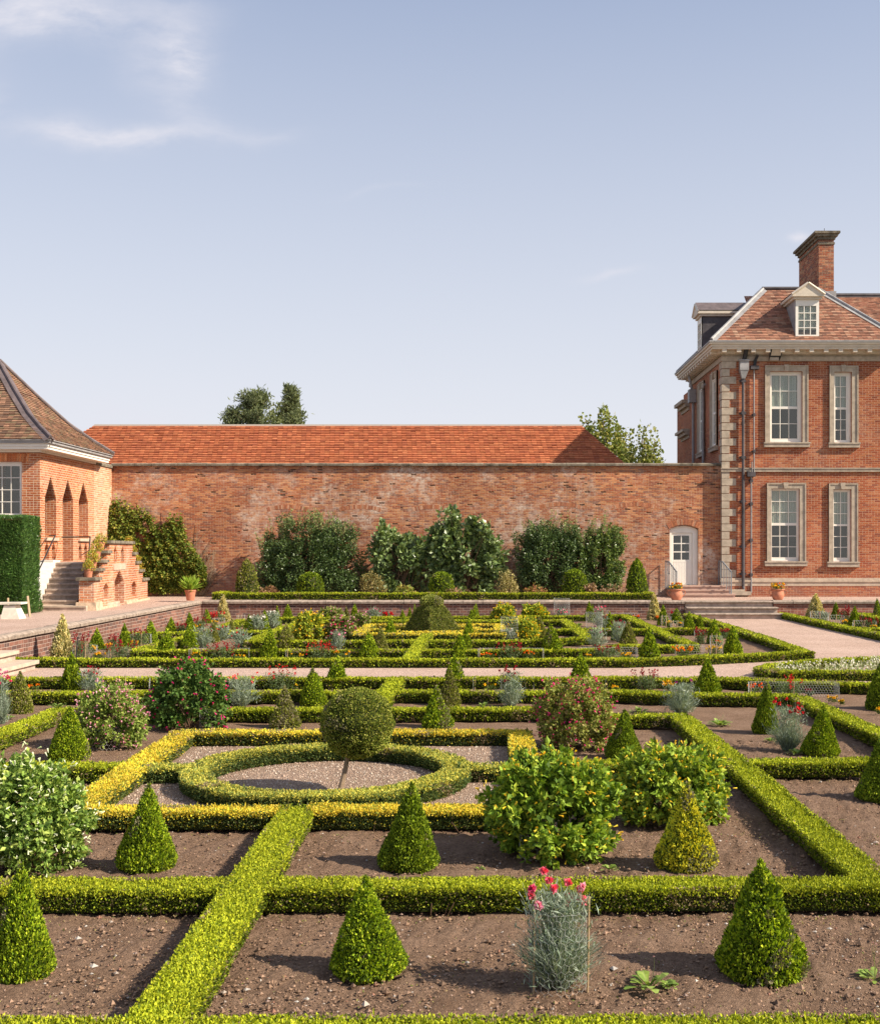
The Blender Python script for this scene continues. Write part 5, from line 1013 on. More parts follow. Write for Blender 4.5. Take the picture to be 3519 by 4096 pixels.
EG=ball_mesh(*CPAL['olive'],2400,.08,4,[(.30,0),(.45,.05),(.5,.15),(.49,.32),(.44,.5),(.36,.68),(.25,.83),(.13,.94),(.01,1)])
terr(EG,500,1134,0,46,41.4,'egg shaped clipped cone on the terrace left of the wall shrubs','egg_topiary','egg shaped cones on the terrace')
EG2=ball_mesh(*CPAL['dark'],2400,.08,5,[(.30,0),(.45,.05),(.5,.15),(.49,.32),(.44,.5),(.36,.68),(.25,.83),(.13,.94),(.01,1)])
terr(EG2,1288.5,1133,0,44,41.4,'dark egg shaped clipped cone on the terrace near the garden door','egg_topiary','egg shaped cones on the terrace')
# ball tree in the ring
bt=thing('ball_tree','clipped box ball on a leaning bare trunk in the centre of the ring hedge','topiary',(-1.396,10.83,0))
obj('trunk',tube([[-1.396,10.83,-.03],[-1.372,10.84,.10],[-1.335,10.86,.26],[-1.30,10.88,.45]],[.036,.026,.022,.02],8),M_bark,bt)
R=.335; pr=[(max(.004,R*math.cos(math.radians(a))),R*math.sin(math.radians(a))*.97) for a in range(-86,91,8)]
nl=15000; pal=[(.19,.23,.035),(.30,.33,.055),(.11,.15,.022),(.42,.41,.09),(.07,.10,.015),(.50,.46,.14)]
c=surf_leaves(pr,nl,.021,pal,21,amp=.013,w=[4,3,3,2,2,1]); off=A([-1.228,10.9,.675]); c=(c[0]+off,)+c[1:]
inn=lathe([(max(.002,r-.03),z*.92) for r,z in pr],0,0,24,1); inn=(inn[0]+off,)+inn[1:]
obj('crown',[c,inn],[M_leaf,M_core],bt)
# topiary pyramid with mushroom cap
tp=thing('topiary_pyramid','big four sided clipped yew pyramid with a mushroom shaped top, in the far golden square','topiary',(-1.53,31.3,0))
def pyr(nl,L):
    t=rng.uniform(0,1,nl); t=1-np.sqrt(1-t*.86); t=np.clip(t/.63,0,1)
    side=rng.integers(0,4,nl); s=rng.uniform(-1,1,nl); half=np.interp(t,[0,.25,.6,.85,1],[.80,.74,.58,.45,.30]); z=t*.80
    cor=[(0,-1),(1,0),(0,1),(-1,0)]; a=A([cor[i] for i in side]); b=A([cor[(i+1)%4] for i in side]); f=(s[:,None]+1)/2
    P2=(a*(1-f)+b*f)*half[:,None]; n2=(a+b)*.7
    P=np.column_stack([P2*1.0,z]); P[:,:2]+=(sines(P*3,.02,2,5)-rng.uniform(0,.03,nl))[:,None]*n2; N=np.column_stack([n2,np.full(nl,.35)])
    return leaves(P+A([-1.53,31.3,0]),N,L*rng.uniform(.7,1.2,nl),L*.5,pick(nl,[(.24,.27,.06),(.31,.33,.08),(.17,.20,.045),(.32,.26,.14),(.11,.14,.03),(.40,.42,.10)],[4,3,3,1.5,2,1.5]),up=.3,spread=.6)
core=[]
hh=[(.0,.76),(.2,.70),(.48,.54),(.68,.41),(.79,.25)]
V=[];
for z,h in hh: V+=[[-1.53,31.3-h,z],[-1.53+h,31.3,z],[-1.53,31.3+h,z],[-1.53-h,31.3,z]]
core.append((A(V),np.array([[4*i+j,4*i+(j+1)%4,4*i+4+(j+1)%4,4*i+4+j] for i in range(4) for j in range(4)]+[[16,17,18,19]]),1,None))
obj('clipped_body',[pyr(11000,.048)]+core,[M_leaf,M_core],tp)
pr=[(.2,.0),(.29,.05),(.315,.11),(.29,.18),(.22,.235),(.12,.27),(.01,.285)]
c=surf_leaves(pr,2600,.045,[(.26,.29,.06),(.33,.35,.09),(.16,.20,.04),(.40,.42,.11)],31,amp=.012); o3=A([-1.53,31.3,.785]); inn=lathe([(max(.002,r-.03),z*.9+.01) for r,z in pr],0,0,18,1)
obj('mushroom_cap',[(c[0]+o3,)+c[1:],(inn[0]+o3,)+inn[1:]],[M_leaf,M_core],tp)
# ================================================================ flowering bushes (mirabilis)
GL=[(.13,.20,.035),(.17,.26,.05),(.09,.15,.03),(.25,.33,.06)]
def bush(k,x,yb,yt,w,label,leafpal,lw,fcol,nf,nleaf,clumps=70,seed=1,L=None,z=0,fl=.034,fr=.012,cs=.30,lower=.3,depth=.85,group='rounded flowering bushes in the parterre',name='flowering_bush',up=.12,droop=.15,sq=1.0):
    X,Yf=ground(k,x,yb,z); s=CR[k][2]; W=w*s*Yf/F; Yc=Yf+W*.15; X=X*Yc/Yf; W=W*Yc/Yf; sy=S(k,x,yt)[1]; Ht=CAMZ-(sy-VY)*(Yc)/F-z
    r=thing(name,label,'flowering bush',(X,Yc,z),group); L=L or max(.05,.0030*Yc)
    lv,Cn,dirs=shrub_chunks((X,Yc,z),(W/2,W/2*depth,Ht),nleaf,L,leafpal,lw,clumps,cs,lower,up,droop,.8,seed,shoot=W*.085,sq=sq)
    obj('foliage',[lv],M_leaf,r); obj('stems',stems((X,Yc,z),Cn,.009,16,0,seed),M_twig,r)
    if nf:
        i=rng.integers(0,len(Cn),nf); fs=max(1.,(Yc/13)**.45); o=unit(rng.normal(size=(nf,3))*.6+dirs[i]*1.0+[0,0,.25]); P=Cn[i]+o*cs*np.array([W/2,W/2*depth,Ht*.8])*rng.uniform(.85,1.12,(nf,1)); P[:,2]=np.maximum(P[:,2],z+.05)
        obj('blossoms',[trumpets(P,o,fl*fs,fr*fs,pick(nf,fcol))],M_petal,r)
    return r
YL=[(.44,.48,.05),(.32,.39,.045),(.16,.24,.035),(.62,.56,.06)]
bush('D',62,1768,1533,250,'pale green bush with small white trumpet flowers, cut by the left edge',[(.17,.27,.05),(.28,.40,.075),(.46,.55,.13),(.10,.17,.035)],[3,3,2.6,2.2],[(.80,.82,.62),(.70,.76,.45)],560,13000,230,3,L=.044,fl=.034,fr=.0065,lower=.6,cs=.19)
bush('D',1118,1742,1526,275,'large bush with yellow trumpet flowers and heart shaped leaves, right of the ring',[(.18,.29,.03),(.28,.40,.045),(.46,.54,.06),(.08,.14,.022)],[3,3,2,2],[(.86,.64,.06),(.84,.56,.04)],380,11500,230,4,L=.058,cs=.18,lower=.75,sq=.85,fr=.0075,fl=.036)
bush('D',1357,1668,1512,235,'yellow flowered bush behind the golden cone, second of the two at right',[(.21,.32,.035),(.32,.43,.05),(.50,.56,.07),(.10,.16,.03)],[3,3,2,2],[(.86,.64,.06),(.84,.56,.04)],360,10500,210,5,L=.055,cs=.18,lower=.7,sq=.85,fr=.0075,fl=.036)
bush('D',1164,1520,1366,172,'big round bush covered in magenta flowers, right of the golden square',[(.24,.28,.06),(.34,.36,.08),(.15,.18,.04),(.40,.32,.12)],[3,3,2,2],MAG,420,10500,220,6,L=.042,cs=.19,lower=.7,fr=.009,fl=.03)
bush('D',221,1515,1385,158,'round bush with pale pink flowers near the left edge',[(.21,.28,.055),(.29,.37,.08),(.13,.20,.035),(.36,.42,.10)],[3,3,2,2],PPINK,440,9500,200,7,L=.042,cs=.19,lower=.6,fr=.009,fl=.03)
bush('D',382,1478,1334,170,'dark leaved bush with bright magenta flowers behind the golden square corner',[(.09,.17,.035),(.13,.22,.05),(.065,.12,.025),(.20,.28,.06)],[4,3,3,1],MAG,170,8000,160,8,L=.056,cs=.19,lower=.6,fr=.011)
bush(2,1340,402,100,330,'yellow flowered bush in the far left beds, behind the speckled cone',YL,None,[(.85,.55,.03)],110,3600,70,9)
bush(2,1555,205,78,250,'pale pink flowered bush in the far beds, behind the magenta one',[(.26,.30,.09),(.34,.38,.12),(.2,.24,.06)],None,PPINK,90,2600,60,10)
bush(2,1650,398,168,310,'magenta flowered bush in the far beds left of the golden square',[(.21,.23,.06),(.28,.30,.08),(.13,.16,.04)],None,MAG+PPINK,140,3400,70,11)
bush(3,95,292,122,200,'pinkish bush touching the left side of the far golden square',[(.22,.26,.07),(.30,.33,.09),(.16,.2,.05)],None,PPINK,70,2400,50,12)
bush(3,1530,242,45,262,'round yellow flowered bush right of the topiary pyramid, nearest the pyramid',YL,None,[(.85,.55,.03)],90,3200,60,13)
bush(4,90,215,35,270,'round yellow flowered bush right of the topiary pyramid, at the back',YL,None,[(.85,.55,.03)],80,3200,60,14)
bush(3,1730,398,158,340,'yellow flowered bush right of the topiary pyramid, in front of the other two',YL,None,[(.85,.58,.03)],100,3800,70,15)
# ================================================================ carnations, snapdragons, marigolds, primroses
FT=flower_thing
FT('carn','D',1128,2000,1765,128,'tall grey leaved carnation with pink flowers in the foreground, caged in wire',[(.80,.10,.24),(.82,.12,.20),(.84,.34,.46)],14,dens=3.8)
FT('carn',8,860,900,380,330,'grey carnation with bright red flowers between two cones at right',RED,18,dens=1.8)
FT('carn',7,1560,545,180,290,'grey carnation clump with purple flowers right of the magenta bush',PURP,3,dens=1.8)
FT('carn','m',1672,297,30,140,'grey carnation with dark red flowers behind the ball tree, before the netting',DRED,14,dens=1.3)
FT('carn',6,905,262,10,200,'grey carnation with dark crimson flowers by the path at left',DRED,12,dens=1.1)
FT('carn',6,20,590,25,150,'pale grey carnation with pink flowers cut by the left edge',PINK,12,dens=1.3)
FT('carn','D',488,1428,1358,62,'thin grey carnation with a few salmon flowers right of the dark magenta bush',[(.75,.12,.10)],8,dens=1.0)
for k,x,yb,yt,w,lb,col,nf in [
 (2,290,478,240,170,'grey carnation with blackish red flowers between two far left cones',DRED,10),(2,480,405,240,150,'grey carnation dotted with red in the far left beds',RED,8),
 (2,655,482,272,190,'broad grey carnation in front of the short left hedge',RED,6),(2,820,308,135,150,'grey carnation with creamy white flowers at far left',WHT,14),
 (2,975,282,105,140,'grey carnation with white flowers right beside the creamy one',WHT,12),(2,1632,492,290,140,'pale carnation in front of the far magenta bush',PPINK,8),
 (3,240,207,80,120,'carnation with magenta flowers before the long wall, left of the pyramid',MAG,10),(3,1592,402,285,145,'caged carnation with white flowers before the yellow bushes',WHT,9),
 (4,366,198,88,105,'caged carnation with pink flowers against the far hedge',PINK,10),(4,742,272,52,110,'tall pale carnation with pink flowers right of the yellow bushes',PINK,12),
 (4,792,284,150,105,'carnation with red flowers at the foot of the tall pink one',RED,9),(4,718,472,248,180,'grey carnation with purple buds in front of the inner right hedge',PURP,7),
 (4,945,420,188,170,'grey carnation with dark red flowers behind the olive cone',DRED,12),(5,1200,208,125,130,'bushy grey green carnation behind netting beyond the gravel walk',PURP,2)]:
    FT('carn',k,x,yb,yt,w,lb,col,nf,dens=.75)
for k,x,yb,yt,w,lb,col,nf in [
 ('m',190,190,25,190,'dark red snapdragons behind netting left of the path cones',RED,8),(7,1225,300,80,240,'dark red snapdragons behind netting, right of the magenta bush',DRED,10),
 (8,865,372,145,270,'leafy snapdragon with few red flowers above the red carnation',RED,6),(8,1078,365,285,60,'small red snapdragon in the netting near the right edge',DRED,3),
 (1,812,582,318,190,'dark red snapdragons right of the first cream cone',DRED,16),(1,1200,582,398,260,'purplish red snapdragons in the row behind the long hedge at left',DRED,18),
 (1,1132,500,338,120,'red snapdragons against the left brick wall',DRED,10),(1,1392,450,275,140,'red snapdragons in netting before the third wall cone',DRED,8),
 (2,85,322,222,130,'snapdragons beside the fifth wall cone',DRED,9),(2,255,300,165,120,'snapdragons just right of the fifth wall cone',DRED,9),(2,425,220,115,130,'bright red snapdragons at the foot of the corner cream cone',RED,12),
 (2,500,592,405,300,'wide clump of deep red snapdragons in netting left of centre',DRED,22),(2,1460,592,395,260,'bright red snapdragons in netting left of the centre hedge',RED,20),
 (3,368,168,92,90,'bright red snapdragons before the long wall, left of the pyramid',RED,12),(3,1600,592,395,220,'red snapdragons in netting right of the centre hedge',DRED,14),
 (4,820,582,428,250,'deep red snapdragons in netting in front of the far right beds',DRED,20),(4,1485,175,95,80,'small red snapdragons beside the steps hedge',DRED,6),
 (4,1755,440,265,110,'red snapdragons before the right walk hedge, nearer the steps',DRED,12),(5,225,385,285,130,'red snapdragons between the last two right cones',DRED,11),
 (5,1440,235,45,140,'dark red snapdragons against the wall beyond the gravel walk',DRED,14),(5,1672,275,165,150,'dark red snapdragons in netting near the right edge',DRED,12)]:
    FT('snap',k,x,yb,yt,w,lb,col,nf)
for k,x,yb,yt,w,lb,col,nf in [
 ('m',280,188,155,60,'small orange marigold in netting left of the path cones',YEL,5),('m',1540,188,160,90,'orange marigolds in netting right of the path cones',YEL,7),
 (6,352,248,205,110,'pair of orange marigolds behind netting at left',ORNG,6),(7,900,295,270,90,'low orange marigolds beside the magenta bush',YEL,5),
 (7,1440,318,225,150,'golden yellow marigolds behind the purple carnation',YEL,16),(8,540,372,250,190,'deep orange marigolds in netting before the curved bed',ORNG,10),
 (8,1310,432,370,110,'yellow marigolds at the end of the right netting',YEL,6),(8,1400,452,415,40,'single yellow marigold right of the netting',YEL,3),(8,1768,548,495,50,'yellow orange marigold at the right edge',YEL,4),
 (1,762,575,498,90,'yellow marigolds at the foot of the first cream cone',YEL,9),(1,980,588,532,140,'yellow marigolds behind the long hedge at left',YEL,14),(1,930,530,470,70,'orange marigolds before the first wall cone',YEL,7),
 (1,1085,540,440,80,'yellow marigolds at the foot of the second wall cone',YEL,9),(1,1345,475,422,70,'yellow marigolds beside the slanting left hedge',YEL,7),(1,1385,588,552,90,'orange marigolds in netting left of the big path cone',ORNG,7),
 (2,225,302,255,60,'yellow marigolds right of the fifth wall cone',YEL,6),(2,40,322,285,50,'orange marigolds left of the fifth wall cone',YEL,5),(2,215,594,535,90,'yellow marigolds at the left end of the wide netting',YEL,9),(2,645,596,558,110,'orange marigolds at the right end of the wide netting',YEL,8),(2,395,265,215,60,'orange marigolds below the corner snapdragons',YEL,5),
 (2,1225,592,542,150,'yellow marigolds at the left end of the bright red snapdragons',YEL,11),(2,1650,596,520,190,'bright yellow marigolds at the right end of the bright red snapdragons',YEL,13),
 (3,1385,592,535,160,'orange marigolds left of the centre right snapdragons',ORNG,14),(4,45,592,515,120,'deep orange marigolds right of the centre right snapdragons',ORNG,10),
 (4,610,588,548,95,'yellow marigolds left of the deep red snapdragons',YEL,8),(4,1010,585,542,130,'bright yellow marigolds right of the deep red snapdragons',YEL,11),
 (4,1580,574,475,205,'big mound of orange marigolds near the path corner',YEL+ORNG,34),(5,125,546,470,160,'big mound of yellow marigolds beside the orange mound',[(.88,.62,.03)],22),
 (4,1105,178,145,60,'orange marigolds at the top of the outer right hedge',ORNG,5),(4,1322,212,168,40,'orange marigolds beside the cream cone left of the steps',ORNG,5),(4,1430,275,215,60,'yellow marigolds in the netting before the steps hedge',[(.88,.62,.03)],7),
 (4,1545,262,232,60,'orange yellow marigolds in the second netting before the steps hedge',YEL,5),(5,160,462,415,70,'orange marigolds in netting by the last right cone',ORNG,6),(4,1738,412,355,45,'orange marigolds left of the walk hedge snapdragons',YEL,5),
 (5,1432,250,208,60,'yellow marigolds beyond the gravel walk by the dark cone',YEL,6),(5,1710,284,262,60,'yellow marigolds at the far right hedge',YEL,6)]:
    FT('mari',k,x,yb,yt,w,lb,col,nf)
for k,x,yb,yt,w,lb,nf in [('b',845,858,700,190,'lone green primrose rosette on the soil in the foreground',2),('b',1758,830,640,130,'primrose rosette with thin stalks cut by the right edge',3),(8,180,658,500,250,'primrose rosette with dry flower stalks right of the purple carnation',14),
 (7,1145,528,415,200,'primrose rosette with stalks behind the dark cone',9),(8,945,945,800,180,'yellowing primrose leaves at the foot of the red carnation',0),(8,680,820,700,130,'primrose leaves left of the red carnation foot',0),(6,590,432,360,190,'primrose rosette behind the slanting left hedge',0),
 (6,75,545,460,140,'primrose leaves at the foot of the left edge carnation',0),('m',1500,300,265,95,'small primrose rosette left of the dark red carnation',0),(4,532,262,200,115,'primrose rosette right of the inner right hedge top',0),('b',925,866,815,70,'small primrose beside the lone rosette in the foreground',0),
 ('b',160,388,360,45,'tiny green seedling in front of the large yellow bush',0),('b',685,388,355,75,'small green tuft under the yellow bushes',0),('a',305,378,335,75,'small dark green tuft right of the white flowered bush',0),('b',95,768,755,16,'minute seedling on the foreground soil',0)]:
    FT('prim',k,x,yb,yt,w,lb,[(.45,.25,.25)],nf)
# ================================================================ wire netting guards
for k,x0,x1,yb,yt,lb in [(1,735,970,588,455,'netting guard beside the first cream cone'),(1,1090,1500,588,508,'long netting guard round the purplish snapdragons at left'),(1,1310,1510,452,345,'netting guard in front of the third wall cone'),
 (2,145,745,594,492,'long netting guard round the wide deep red snapdragons'),(2,1110,1745,594,502,'long netting guard round the bright red snapdragons left of centre'),(2,30,140,322,262,'small netting guard by the fifth wall cone'),(2,380,495,236,185,'small netting guard below the corner cream cone'),(2,620,700,205,155,'small netting guard at the top of the outer left hedge'),
 (3,1280,1935,594,490,'long netting guard right of the centre hedge'),(4,535,1120,586,482,'long netting guard round the deep red snapdragons at right'),(4,1495,1790,562,458,'netting guard behind the orange marigold mound'),(4,1355,1460,278,165,'netting guard left of the steps hedge'),
 (4,1465,1580,282,215,'second netting guard left of the steps hedge'),(4,1690,1790,438,305,'netting guard round the walk hedge snapdragons'),(4,800,1140,182,122,'netting guard against the long wall above the outer right hedge'),
 (5,80,205,552,365,'netting guard beside the last right cone'),(5,1085,1270,218,122,'netting guard below the right cream cone'),(5,1265,1420,242,155,'netting guard left of the dark cone beyond the walk'),(5,1510,1740,278,210,'netting guard near the right edge'),
 (6,250,500,238,142,'netting guard at left in front of the path hedge'),(6,1000,1500,252,135,'netting guard behind the pale pink bush'),('m',0,370,188,108,'netting guard round the red snapdragons left of the path cones'),('m',1428,1610,188,115,'netting guard beside the dark red carnation'),
 (7,800,1660,292,182,'long netting guard right of the magenta bush'),(8,465,1365,385,232,'long netting guard above the red carnation'),(7,0,85,290,190,'netting guard left of the magenta bush')]:
    guard(k,x0,x1,yb,yt,lb)
def cage(x,y,r,h,label,s,wr):
    t=thing('wire_guard',label,'plant guard',(x,y,0),'wire netting guards round the flowers'); fmc=lambda u,z:A([x+r*math.cos(u/r),y+r*math.sin(u/r),z])
    obj('netting',[chicken_wire(fmc,0,2*math.pi*r,.0,h,s,wr)],M_wire,t); return t
X,Y=ground('D',1128,2000); t=cage(X,Y,.15,.42,'wire cage with two canes round the foreground pink carnation',.05,.0007)
for dx in (-.13,.15): obj('cane',tube([[X+dx,Y-.08,-.03],[X+dx+.01,Y-.06,.50]],.0045,6),M_cane,t)
X,Y=ground(6,1000,860); cage(X,Y+.15,.17,.24,'wire cage at the foot of the pale pink bush',.055,.0013)
X,Y=ground('D',1090,1745); cage(X,Y+.12,.14,.26,'wire cage at the foot of the large yellow bush',.055,.0013)
X,Y=ground('D',421,1476); cage(X,Y+.1,.13,.26,'wire cage and cane at the foot of the dark magenta bush',.055,.0014)
X,Y=ground(3,1592,402); cage(X,Y,.22,.60,'wire cage round the white carnation before the yellow bushes',.08,.0016)
X,Y=ground(4,366,198); cage(X,Y,.26,.70,'wire cage round the pink carnation at the far hedge',.09,.0018)
X,Y=ground(4,690,300); cage(X,Y,.24,.5,'wire cage before the purple carnation at the inner right hedge',.08,.0016)
# ================================================================ white flower bed (uncountable)
def whitebed():
    n=2600; x=rng.uniform(5.15,9.9,n); y=rng.uniform(20.5,23.2,n); k=(y>20.52)&(y<21.6+np.clip((x-5.2),0,3)*.52)&(y<23.05); x=x[k];y=y[k];n=len(x)
    P=np.column_stack([x,y,rng.uniform(.01,.14,n)]); lf=leaves(P,np.tile([0,0,1.],(n,1)),.085,.028,pick(n,[(.30,.34,.16),(.38,.40,.22),(.22,.28,.10)]),spread=.6)
    i=rng.choice(n,950); q=P[i]+A([0,0,.07]); q[:,2]=rng.uniform(.12,.24,len(i)); return obj('flower_carpet',[lf,blooms(q,.022,pick(len(i),[(.80,.78,.66),(.72,.70,.50),(.85,.83,.76)]),5)],M_petal,kind='stuff',label='carpet of small white flowers filling the curved bed at right',cat='flowers')
whitebed()
# ================================================================ wall shrubs on the terrace
def wallshrub(x0,x1,ytop,Y,label,pal,w,n,L,clumps,seed,depth=.7,name='wall_shrub',mat_=None,sprig=0,ybot=1192,lower=.6,cs=.24,wf=.6,group=None,cat='shrub',sq=.8):
    X0=(x0-988)*Y/2350;X1=(x1-988)*Y/2350; zt=2.3+(1113-ytop)*Y/2350; X=(X0+X1)/2; r=thing(name,label,cat,(X,Y,TZ),group)
    lv,Cn,dirs=shrub_chunks((X,Y,TZ),((X1-X0)/2,depth,zt-TZ),n,L,pal,w,clumps,cs,lower,.25,.05,.8,seed,fill=.25,widthf=wf,sq=sq,shoot=.22)
    ch=[lv]; obj('foliage',ch,mat_ or M_gloss,r); obj('stems',stems((X,Y,TZ),Cn,.022,26,0,seed)+stems((X+(X1-X0)*.2,Y,TZ),Cn,.02,14,0,seed+1)+stems((X-(X1-X0)*.2,Y,TZ),Cn,.02,14,0,seed+2),M_twig,r)
    if sprig:
        # long young shoots standing above the outline
        g=np.random.default_rng(seed+9); P=[];T=[]
        for i in range(sprig):
            u=g.uniform(-.85,.85); b=A([X+u*(X1-X0)/2,Y-g.uniform(0,.5)*depth,TZ+(zt-TZ)*(math.sqrt(1-u*u)*.62+.22)]); hgt=g.uniform(.35,.8); lean=g.normal()*.12
            T+=tube([b,b+A([lean*.5,0,hgt*.5]),b+A([lean,0,hgt])],[.008,.006,.003],4,0,cap=False)
            k=26; f=g.uniform(0,1,k)[:,None]; P.append(b+A([lean,0,hgt])*f+g.normal(size=(k,3))*.025)
        P=np.vstack(P); obj('young_shoots',[leaves(P,unit(rng.normal(size=P.shape)+[0,0,.8]),.075,.035,pick(len(P),[(.26,.32,.12),(.34,.40,.16),(.20,.27,.09)]))]+[(a,b,1,None) for a,b,_,_ in T],[M_leaf,M_twig],r)
    return r
DG=[(.075,.125,.035),(.11,.17,.05),(.05,.09,.025),(.17,.24,.08)]
wallshrub(506,744,1042,42.55,'wide dark green firethorn shrub spreading on the wall, left of the figs',DG,[4,3,3,1.5],40000,.088,420,41,depth=.75,sprig=60,lower=.5,cs=.2)
FG=[(.16,.23,.075),(.23,.31,.11),(.09,.14,.045),(.24,.31,.13)]
wallshrub(738,868,1058,42.5,'fig bush with large lobed leaves, left of the two',FG,None,3600,.20,90,42,sq=.8,wf=.8,depth=.6,lower=.7,name='fig_bush',group='fig bushes against the wall')
wallshrub(848,1028,1032,42.5,'taller fig bush with large lobed leaves, right of the two',FG,None,6200,.21,130,43,sq=.85,wf=.8,depth=.65,lower=.8,name='fig_bush',group='fig bushes against the wall')
wallshrub(1032,1198,1048,42.6,'dark green wall shrub right of the figs',DG,[4,3,3,1.5],30000,.088,330,44,depth=.7,sprig=36,lower=.8,cs=.22)
wallshrub(1165,1268,1052,42.6,'smaller yellowish green wall shrub joined to its right, nearest the door',[(.12,.18,.04),(.17,.25,.06),(.08,.13,.03),(.30,.36,.10)],[4,3,3,1.5],15000,.10,120,45,depth=.5,sprig=20,lower=.8)
# climbing hydrangea in the corner
def climber():
    r=thing('climbing_hydrangea','yellowish green climbing hydrangea covering the corner of the brick walls','climber',(-11.6,43,TZ)); Y=43.1
    def reg(n,x0,x1,f0,f1): 
        x=rng.uniform(x0,x1,n); t=(x-x0)/(x1-x0); return x,t
    prof=np.array([(215,1022),(232,1012),(262,1028),(300,1040),(325,1078),(345,1042),(365,1050),(372,1085),(395,1120),(412,1150),(408,1185),(390,1198)])
    n=14000; x=rng.uniform(216,414,n); top=np.interp(x,prof[:10,0],prof[:10,1])+rng.normal(size=n)*7; bot=np.where(x<300,1196,1200-np.clip(x-380,0,99)*.4)
    y=top+(bot-top)*rng.uniform(0,1,n)**.9; X=(x-988)*Y/2350; Z=2.3+(1113-y)*Y/2350; bulge=.10+.5*np.clip((Z-TZ)/.8,.2,1)*np.clip((4.6-Z)/2,0.15,1)
    cl=sines(np.column_stack([X,Z,X*0]),1,3.2,77); d=bulge*(.55+.35*cl)*rng.uniform(.3,1.1,n); keep=(cl>-.85)
    P=np.column_stack([X,43.45-np.clip(d,.03,1),Z])[keep]; N=np.tile([.15,-1,.3],(len(P),1))
    obj('foliage',[leaves(P,N,.13*rng.uniform(.6,1.15,len(P)),.085,pick(len(P),[(.16,.21,.035),(.24,.28,.05),(.10,.15,.03),(.36,.36,.07),(.44,.36,.08)],[4,3,3,1.6,.8]),up=0,droop=.3,spread=.7)],M_leaf,r)
    T=[]; 
    for i in range(26):
        a=random.uniform(-12.6,-11.2); b=random.uniform(-13.8,-10.2); zt=random.uniform(1.8,4.2); T+=tube([[a,43.44,TZ],[a*.5+b*.5+random.uniform(-.2,.2),43.45,zt*.5+.3],[b,43.46,zt]],[.02,.014,.006],5,cap=False)
    for i in range(18):
        x0=-10.75+random.uniform(-.2,.2); T+=tube([[x0,43.42,.6],[x0+random.uniform(.0,.5),43.3,1.4],[x0+random.uniform(-.3,.7),43.4,2.3]],[.018,.012,.006],5,cap=False)
    obj('stems',T,M_bark,r)
climber()
def tshrub(px,w,ytop,label,pal,n=900,L=.07,Y=41.3,seed=50,name='variegated_shrub',depth=.8,group=None,mat_=None):
    X=(px-988)*Y/2350;W=w*Y/2350;zt=2.3+(1113-ytop)*Y/2350; r=thing(name,label,'shrub',(X,Y,TZ),group); lv,Cn,dirs=shrub_chunks((X,Y,TZ),(W/2,W/2*depth,zt-TZ),n,L,pal,None,34,.32,.6,.2,.05,.8,seed)
    obj('foliage',[lv],mat_ or M_leaf,r); obj('stems',stems((X,Y,TZ),Cn,.014,16,0,seed),M_twig,r)
CR_=[(.46,.38,.16),(.56,.47,.22),(.30,.27,.10),(.18,.17,.06)]
tshrub(757,56,1159,'dull variegated euonymus bush below the left fig',[(.30,.25,.09),(.40,.32,.13),(.17,.16,.06)],1500,.07,seed=51,group='variegated shrubs on the terrace')
tshrub(1027,50,1157,'cream variegated euonymus bush right of the fig bushes',CR_,1500,.07,seed=52,group='variegated shrubs on the terrace')
for i,(px,w,yt,lb,pl) in enumerate([(545,38,1186,'brown withered hosta clump right of the left egg cone',[(.33,.19,.10),(.42,.26,.15),(.24,.13,.07)]),(820,46,1184,'yellowing fern clump below the figs',[(.30,.33,.07),(.20,.25,.06),(.38,.30,.08)]),(915,60,1188,'withered brown plants under the right fig',[(.33,.17,.11),(.42,.24,.16),(.16,.15,.06)]),
  (1085,46,1184,'reddish brown hosta clump under the dark wall shrub',[(.36,.24,.09),(.40,.17,.09),(.26,.26,.08)]),(1195,36,1181,'brown withered plant right of the right box drum',[(.35,.22,.13),(.44,.30,.19)]),(1240,52,1183,'second brown withered plant near the right egg cone',[(.35,.22,.13),(.44,.30,.19),(.22,.13,.08)])]):
    tshrub(px,w,yt,lb,pl,420,.10,41.0,60+i,'withered_perennial',.6,'dying perennials behind the terrace hedge')
# ================================================================ pots, urns
def urn(px,Y,z,label,seed):
    X=(px-988)*Y/2350; t=thing('terracotta_urn',label,'urn',(X,Y,z),'terracotta urns beside the steps'); pr=[(.001,0),(.15,0),(.165,.03),(.20,.10),(.215,.18),(.205,.25),(.185,.30),(.20,.335),(.225,.35),(.225,.385),(.195,.385),(.18,.33),(.001,.32)]
    obj('body',[lathe([(r,zz+z) for r,zz in pr],X,Y,26)],M_terra,t,smooth=True)
    for sg in (-1,1): obj('handle',tube([[X+sg*.20,Y,z+.34],[X+sg*.29,Y,z+.33],[X+sg*.31,Y,z+.25],[X+sg*.27,Y,z+.17],[X+sg*.20,Y,z+.13]],.016,8),M_terra,t)
    n=240; P=np.column_stack([X+rng.normal(size=n)*.11,Y+rng.normal(size=n)*.1,z+.36+rng.uniform(0,.16,n)]); obj('foliage',[leaves(P,unit(rng.normal(size=(n,3))+[0,0,.6]),.07,.025,pick(n,[(.10,.15,.04),(.16,.22,.06)]))],M_leaf,t)
    n=26; P=np.column_stack([X+rng.uniform(-.23,.23,n),Y+rng.uniform(-.2,.2,n),z+.42+rng.uniform(0,.16,n)]); obj('blossoms',[blooms(P,.045,pick(n,YEL+[(.85,.58,.03),(.70,.15,.02)]),12)],M_petal,t)
urn(1368,39.95,.575,'two handled terracotta urn of orange marigolds left of the terrace steps',1); urn(1573.5,40.05,.575,'two handled terracotta urn of yellow marigolds right of the terrace steps',2)
